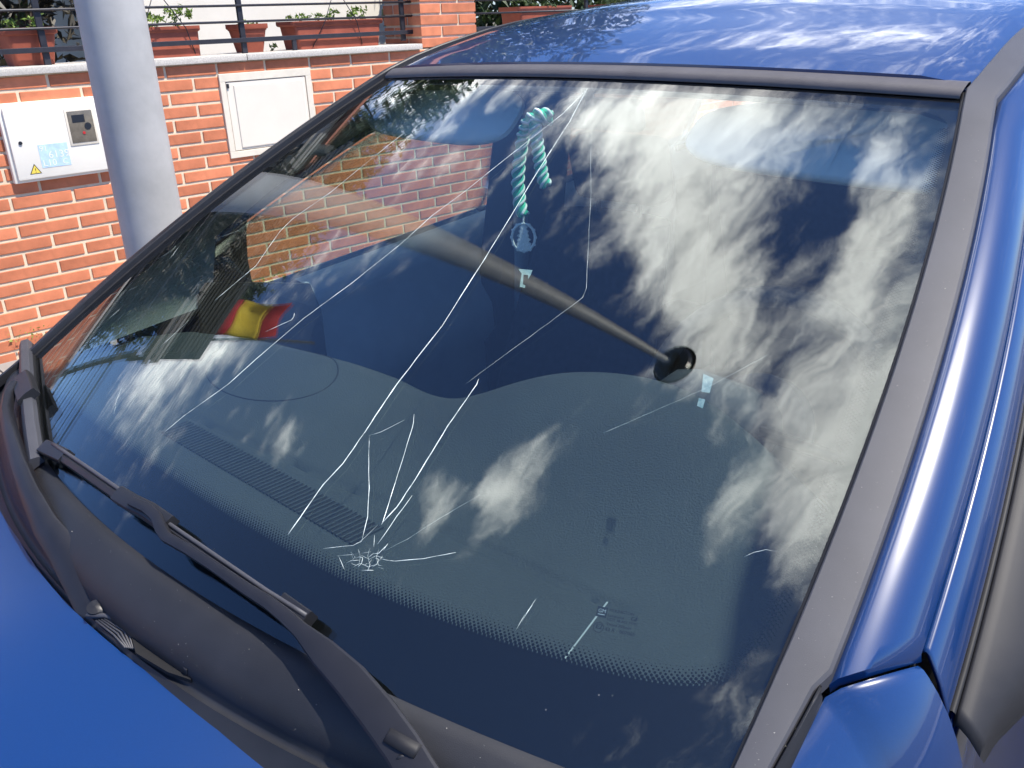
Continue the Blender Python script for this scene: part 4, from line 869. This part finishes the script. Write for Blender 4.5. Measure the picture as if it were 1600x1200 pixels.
# ---- rope charm hanging from the mirror (a thing of its own)
charm = empty('hanging_rope_charm', (-.06, .635, 1.33), 'green and white twisted rope with a silver medal hanging behind the windscreen', 'car charm')
RY = .605
def rp(x, y, dy=0): return at_axis(x, y, 1, RY+dy)
def rope(pts, r, turns):
    P = [np.array(p) for p in pts]; d = np.r_[0, np.cumsum([np.linalg.norm(P[i+1]-P[i]) for i in range(len(P)-1)])]; T = np.linspace(0, d[-1], 90)
    C = np.stack([np.interp(T, d, [p[i] for p in P]) for i in range(3)], -1)
    for _ in range(6): C[1:-1] = (C[:-2]+2*C[1:-1]+C[2:])/4
    for k in range(3):
        path = []
        for i, c in enumerate(C):
            t = C[min(i+1, 89)]-C[max(i-1, 0)]; t /= np.linalg.norm(t); a = np.cross(t, [0, 1, .1]); a /= np.linalg.norm(a); e = np.cross(t, a); w = 2*math.pi*(turns*i/89+k/3)
            path.append(c+r*.52*(math.cos(w)*a+math.sin(w)*e))
        m = MB(); m.tube(path, r*.58, 8); st_ = m.build('rope_strand', 'rope_green', charm, smooth=True)
        m = MB(); m.tube([p+(p-c)/np.linalg.norm(p-c)*r*.44 for p, c in zip(path, C)], r*.27, 6); m.build('white_yarn', 'rope_white', st_, smooth=True)
rope([rp(862, 182, .0), rp(843, 178, -.012), rp(826, 188, -.014), rp(818, 210), rp(811, 250), rp(809, 285), rp(812, 320), rp(818, 336)], .0092, 4.5)
rope([rp(858, 188, .01), rp(846, 182, -.006), rp(835, 192, -.016), rp(838, 215, -.012), rp(843, 250, -.008), rp(847, 275, -.006), rp(853, 290, -.004)], .0088, 4)
b = MB(); c = rp(818, 371); b.tube([c+(.0185*math.cos(t))*AX_R*1.0+np.array([0, 0, .0225*math.sin(t)]) for t in np.linspace(0, 2*math.pi, 41)], .0022, 8, cap=False); b.build('medal_ring', 'silver', charm, smooth=True)
b = MB(); rows = []
for t in np.linspace(0, 1, 14):
    w = .0030+.0095*(1-t)**.8+.0016*math.sin(38*t); z = lerp(-.021, .024, t)
    rows.append([c+AX_R*w*(1+.12*math.sin(9*t*6+a*3))*math.cos(a)+np.array([0, .35*w*math.sin(a), z]) for a in np.linspace(0, 2*math.pi, 14, endpoint=False)])
b.strips(rows, closed=True); b.build('medal_figure', 'silver', charm, smooth=True)
b = MB()
for t in np.linspace(0, 2*math.pi, 12, endpoint=False): b.box(c+(.0195*math.cos(t))*AX_R+np.array([0, 0, .0235*math.sin(t)]), (.0045, .003, .0045), ch=.001)
b.build('medal_bead', 'silver', charm, smooth=True)
b = MB(); b.tube([rp(818, 336), c+np.array([0, 0, .026]), c+np.array([0, 0, .021])], .0016, 6); b.build('medal_link', 'silver', charm, smooth=True)

# ---- wipers
def ribbon(mb, pts, widths, h, thick=.004, crown=.0):
    """a bar that follows the pane at height h; pts are sight points, widths in metres"""
    C = [on_glass(x, y, hh) for (x, y), hh in zip(pts, h)]; k = len(C); rows = []
    for i, p in enumerate(C):
        t = C[min(i+1, k-1)]-C[max(i-1, 0)]; t /= np.linalg.norm(t); uv = guv(*pts[i], h[i]); n = gn(min(1, max(-1, uv[0])), max(-.1, uv[1])); a = np.cross(n, t); a /= np.linalg.norm(a); n2 = np.cross(t, a); w = widths[i]/2
        rows.append([p-a*w-n2*thick, p-a*w, p-a*w*.86+n2*.0018, p+n2*crown, p+a*w*.86+n2*.0018, p+a*w, p+a*w-n2*thick])
    mb.strips(rows, closed=True); n = 7; o = len(mb.v)-n*k; mb.f += [tuple(o+j for j in range(n))[::-1], tuple(o+(k-1)*n+j for j in range(n))]; mb.mi += [0, 0]
def dens(pts, m=4):
    out = []
    for i in range(len(pts)-1): out += [tuple(lerp(np.array(pts[i], float), np.array(pts[i+1], float), t)) for t in np.linspace(0, 1, m, endpoint=False)]
    return out+[tuple(pts[-1])]
b = MB(); A = [(672, 1240), (650, 1205), (628, 1168), (590, 1115), (545, 1060), (505, 1020), (470, 985), (445, 962), (420, 942), (385, 920), (330, 882), (290, 856), (258, 838), (250, 824), (243, 806), (228, 793), (205, 783)]
wd_ = [.030, .030, .030, .030, .0285, .024, .0145, .0135, .0125, .0115, .0105, .0105, .011, .012, .0115, .0115, .0105]; hh = [.03, .03, .03, .03, .03, .03, .029, .029, .029, .029, .029, .029, .029, .029, .029, .029, .029]
ribbon(b, A, wd_, hh, .006, .003); wip = b.build('wiper', 'wiper_metal', car, smooth=True, sharp=35, label='driver side wiper lying along the bottom of the glass')
B = dens([(78, 700), (130, 735), (205, 787), (270, 832), (340, 880), (410, 928), (474, 968)], 3)
b = MB(); ribbon(b, B, [.013]*len(B), [.018]*len(B), .006, .004); bl = b.build('wiper_blade', 'plastic_black', wip, smooth=True, sharp=35)
b = MB(); ribbon(b, [(x-1, y+6) for x, y in B], [.005]*len(B), [.008]*len(B), .009, .001); b.build('rubber_edge', 'rubber', bl, smooth=True, sharp=35)
b = MB(); B2 = [(x+5, y-6) for x, y in B]; ribbon(b, B2, [.0045]*len(B), [.021]*len(B), .002, .0025); b.build('blade_spine', 'trim_grey', bl, smooth=True)
b = MB(); ribbon(b, dens([(182, 770), (205, 784), (232, 797), (262, 818)], 3), [.019]*10, [.024]*10, .010, .003); b.build('blade_clip', 'plastic_black', wip, smooth=True, sharp=35)
b = MB(); ribbon(b, dens([(436, 938), (478, 968)], 3), [.017]*4, [.020]*4, .012, .002); b.build('blade_end_cap', 'plastic_black', bl, smooth=True, sharp=35)
b = MB(); ribbon(b, dens([(66, 696), (100, 712)], 3), [.019]*4, [.020]*4, .010, .002); b.build('blade_end_cap', 'plastic_black', bl, smooth=True, sharp=35)
b = MB(); p = on_glass(640, 1166, .032); b.box(p-np.array([0, 0, .008]), (.008, .02, .010), [AX_R, np.array([0, 1.0, 0]), UP], ch=.003); b.build('arm_hinge_pin', 'plastic_black', wip, smooth=True)
b = MB(); ribbon(b, [(622, 1172), (634, 1150)], [.0305, .0305], [.0325, .0325], .010, .003); b.build('arm_hinge_band', 'rubber', wip, smooth=True)
# passenger wiper
b = MB(); A = [(150, 960), (128, 915), (95, 855), (70, 822), (45, 770), (26, 720), (12, 670), (6, 640), (10, 615), (20, 598)]
ribbon(b, A, [.036, .036, .034, .030, .024, .020, .017, .015, .014, .013], [-.022, -.008, .004, .012, .02, .026, .028, .028, .028, .028], .010, .004); wip2 = b.build('wiper', 'wiper_metal', car, smooth=True, sharp=35, label='passenger side wiper at the far edge of the glass')
B = dens([(37, 536), (38, 575), (40, 615), (45, 665), (53, 722)], 3)
b = MB(); ribbon(b, B, [.020]*len(B), [.016]*len(B), .008, .006); bl2 = b.build('wiper_blade', 'trim_grey', wip2, smooth=True, sharp=35)
b = MB(); ribbon(b, [(30, 588), (36, 606), (40, 618)], [.03]*3, [.024]*3, .012, .003); b.build('blade_clip', 'plastic_black', wip2, smooth=True, sharp=35)
b = MB(); ribbon(b, [(x+9, y) for x, y in B], [.007]*len(B), [.008]*len(B), .010, .001); b.build('rubber_edge', 'rubber', bl2, smooth=True)
b = MB(); P0_ = on_glass(152, 950, -.010); b.lathe(P0_, [(0, .004), (.009, .003), (.011, -.002), (.012, -.03)], 18, [AX_R, np.cross(gn(.1, .0), AX_R), gn(.1, 0)]); b.build('pivot_cap', 'plastic_black', wip2, smooth=True, sharp=50)

# ---- cowl details: intake grille ribs, drain slot
def on_z(x, y, z): return at_axis(x, y, 2, z)
for k in range(6):
    t = k/5; b = MB(); b.tube([on_z(lerp(150, 172, t), lerp(970, 966, t), .912), on_z(lerp(178, 205, t), lerp(992, 982, t), .912), on_z(lerp(196, 211, t), lerp(1012, 1014, t), .910)], .0011, 6); b.build('grille_rib', 'trim_grey', cowl, smooth=True)
b = MB(); b.tube([on_z(136, 962, .913), on_z(165, 962, .914), on_z(190, 970, .914), on_z(214, 990, .913)], .0028, 8); b.build('grille_rim', 'trim_grey', cowl, smooth=True)
b = MB(); b.add([on_z(205, 993, .9135), on_z(248, 1012, .9135), on_z(300, 1047, .9135), on_z(298, 1062, .9135), on_z(262, 1050, .9135), on_z(212, 1020, .9135)], [tuple(range(6))]); b.build('drain_slot', 'cavity', cowl, thick=.004)
b = MB(); b.box(on_z(298, 1045, .917), (.006, .012, .008), ch=.001); b.build('clip_tab', 'plastic_black', cowl)

# ---- door mirrors
def door_mirror(s):
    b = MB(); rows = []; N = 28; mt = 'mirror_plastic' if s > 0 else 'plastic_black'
    for t in np.linspace(0, 1, 14):
        y = lerp(.375, .505, t); k = (max(0, 1-(1-t)**2.4))**.5 if t < .9 else 1.0; k = max(k, .02)
        rows.append([np.array([s*(.905+.085*k*np.sign(math.cos(a))*abs(math.cos(a))**.62), y+.02*math.cos(a), .968+.072*k*np.sign(math.sin(a))*abs(math.sin(a))**.62-.012*(math.cos(a) > 0)*abs(math.cos(a))]) for a in np.linspace(0, 2*math.pi, N, endpoint=False)])
    b.strips(rows, closed=True); b.f += [tuple(range(N))[::-1]]; b.mi += [0]
    hsg = b.build('door_mirror', mt, car, smooth=True, sharp=60)
    b = MB(); rr = [[r_+np.array([0, -.004, 0]) for r_ in rows[-1]]]; c = np.mean(rr[0], axis=0); rr.append([lerp(p, c, .999) for p in rr[0]]); b.strips(rr, closed=True); b.build('mirror_face', 'mirror_silver', hsg)
    # plastic corner that closes the window frame and carries the mirror
    b = MB(); rows = []
    for y in np.r_[.2065, .2085, np.linspace(.213, .50, 16)]:
        e = e3(max(y, .207)); f = sm(y, .20, .30); lo = np.array([.797, y+.02, .905]); n_ = 0 if y > .2075 else -.01
        pr = [e+np.array([.0010, 0, -.006+n_]), e+np.array([.0022, 0, .0015+n_]), e+np.array([.005, 0, .0025+n_]), e+np.array([.014, 0, -.004+n_]), e+np.array([.024+.01*f, 0, -.016+n_])]
        for k in (.25, .5, .75, 1): pr.append(lerp(pr[4], lo, k)+np.array([.020*f*math.sin(math.pi*k), 0, 0]))
        rows.append([mir(p, s) for p in pr])
    b.strips(rows, flip=s < 0); b.build('mirror_sail', mt, hsg, smooth=True, sharp=70)
    b = MB(); b.strips([[mir(e3(y)+np.array([dx, 0, dz]), s) for y in np.linspace(.207, 1.1, 30)] for dx, dz in ((-.0035, .0035), (-.001, .0048), (.0018, .003), (.0018, -.006))], flip=s < 0); b.build('frame_seal', 'rubber', hsg, smooth=True)
    b = MB(); b.tube([(s*.785, .40, .945), (s*.81, .41, .948), (s*.85, .43, .955)], [.036, .034, .03], 12, flat=.7); b.build('mirror_foot', mt, hsg, smooth=True)
door_mirror(1); door_mirror(-1)
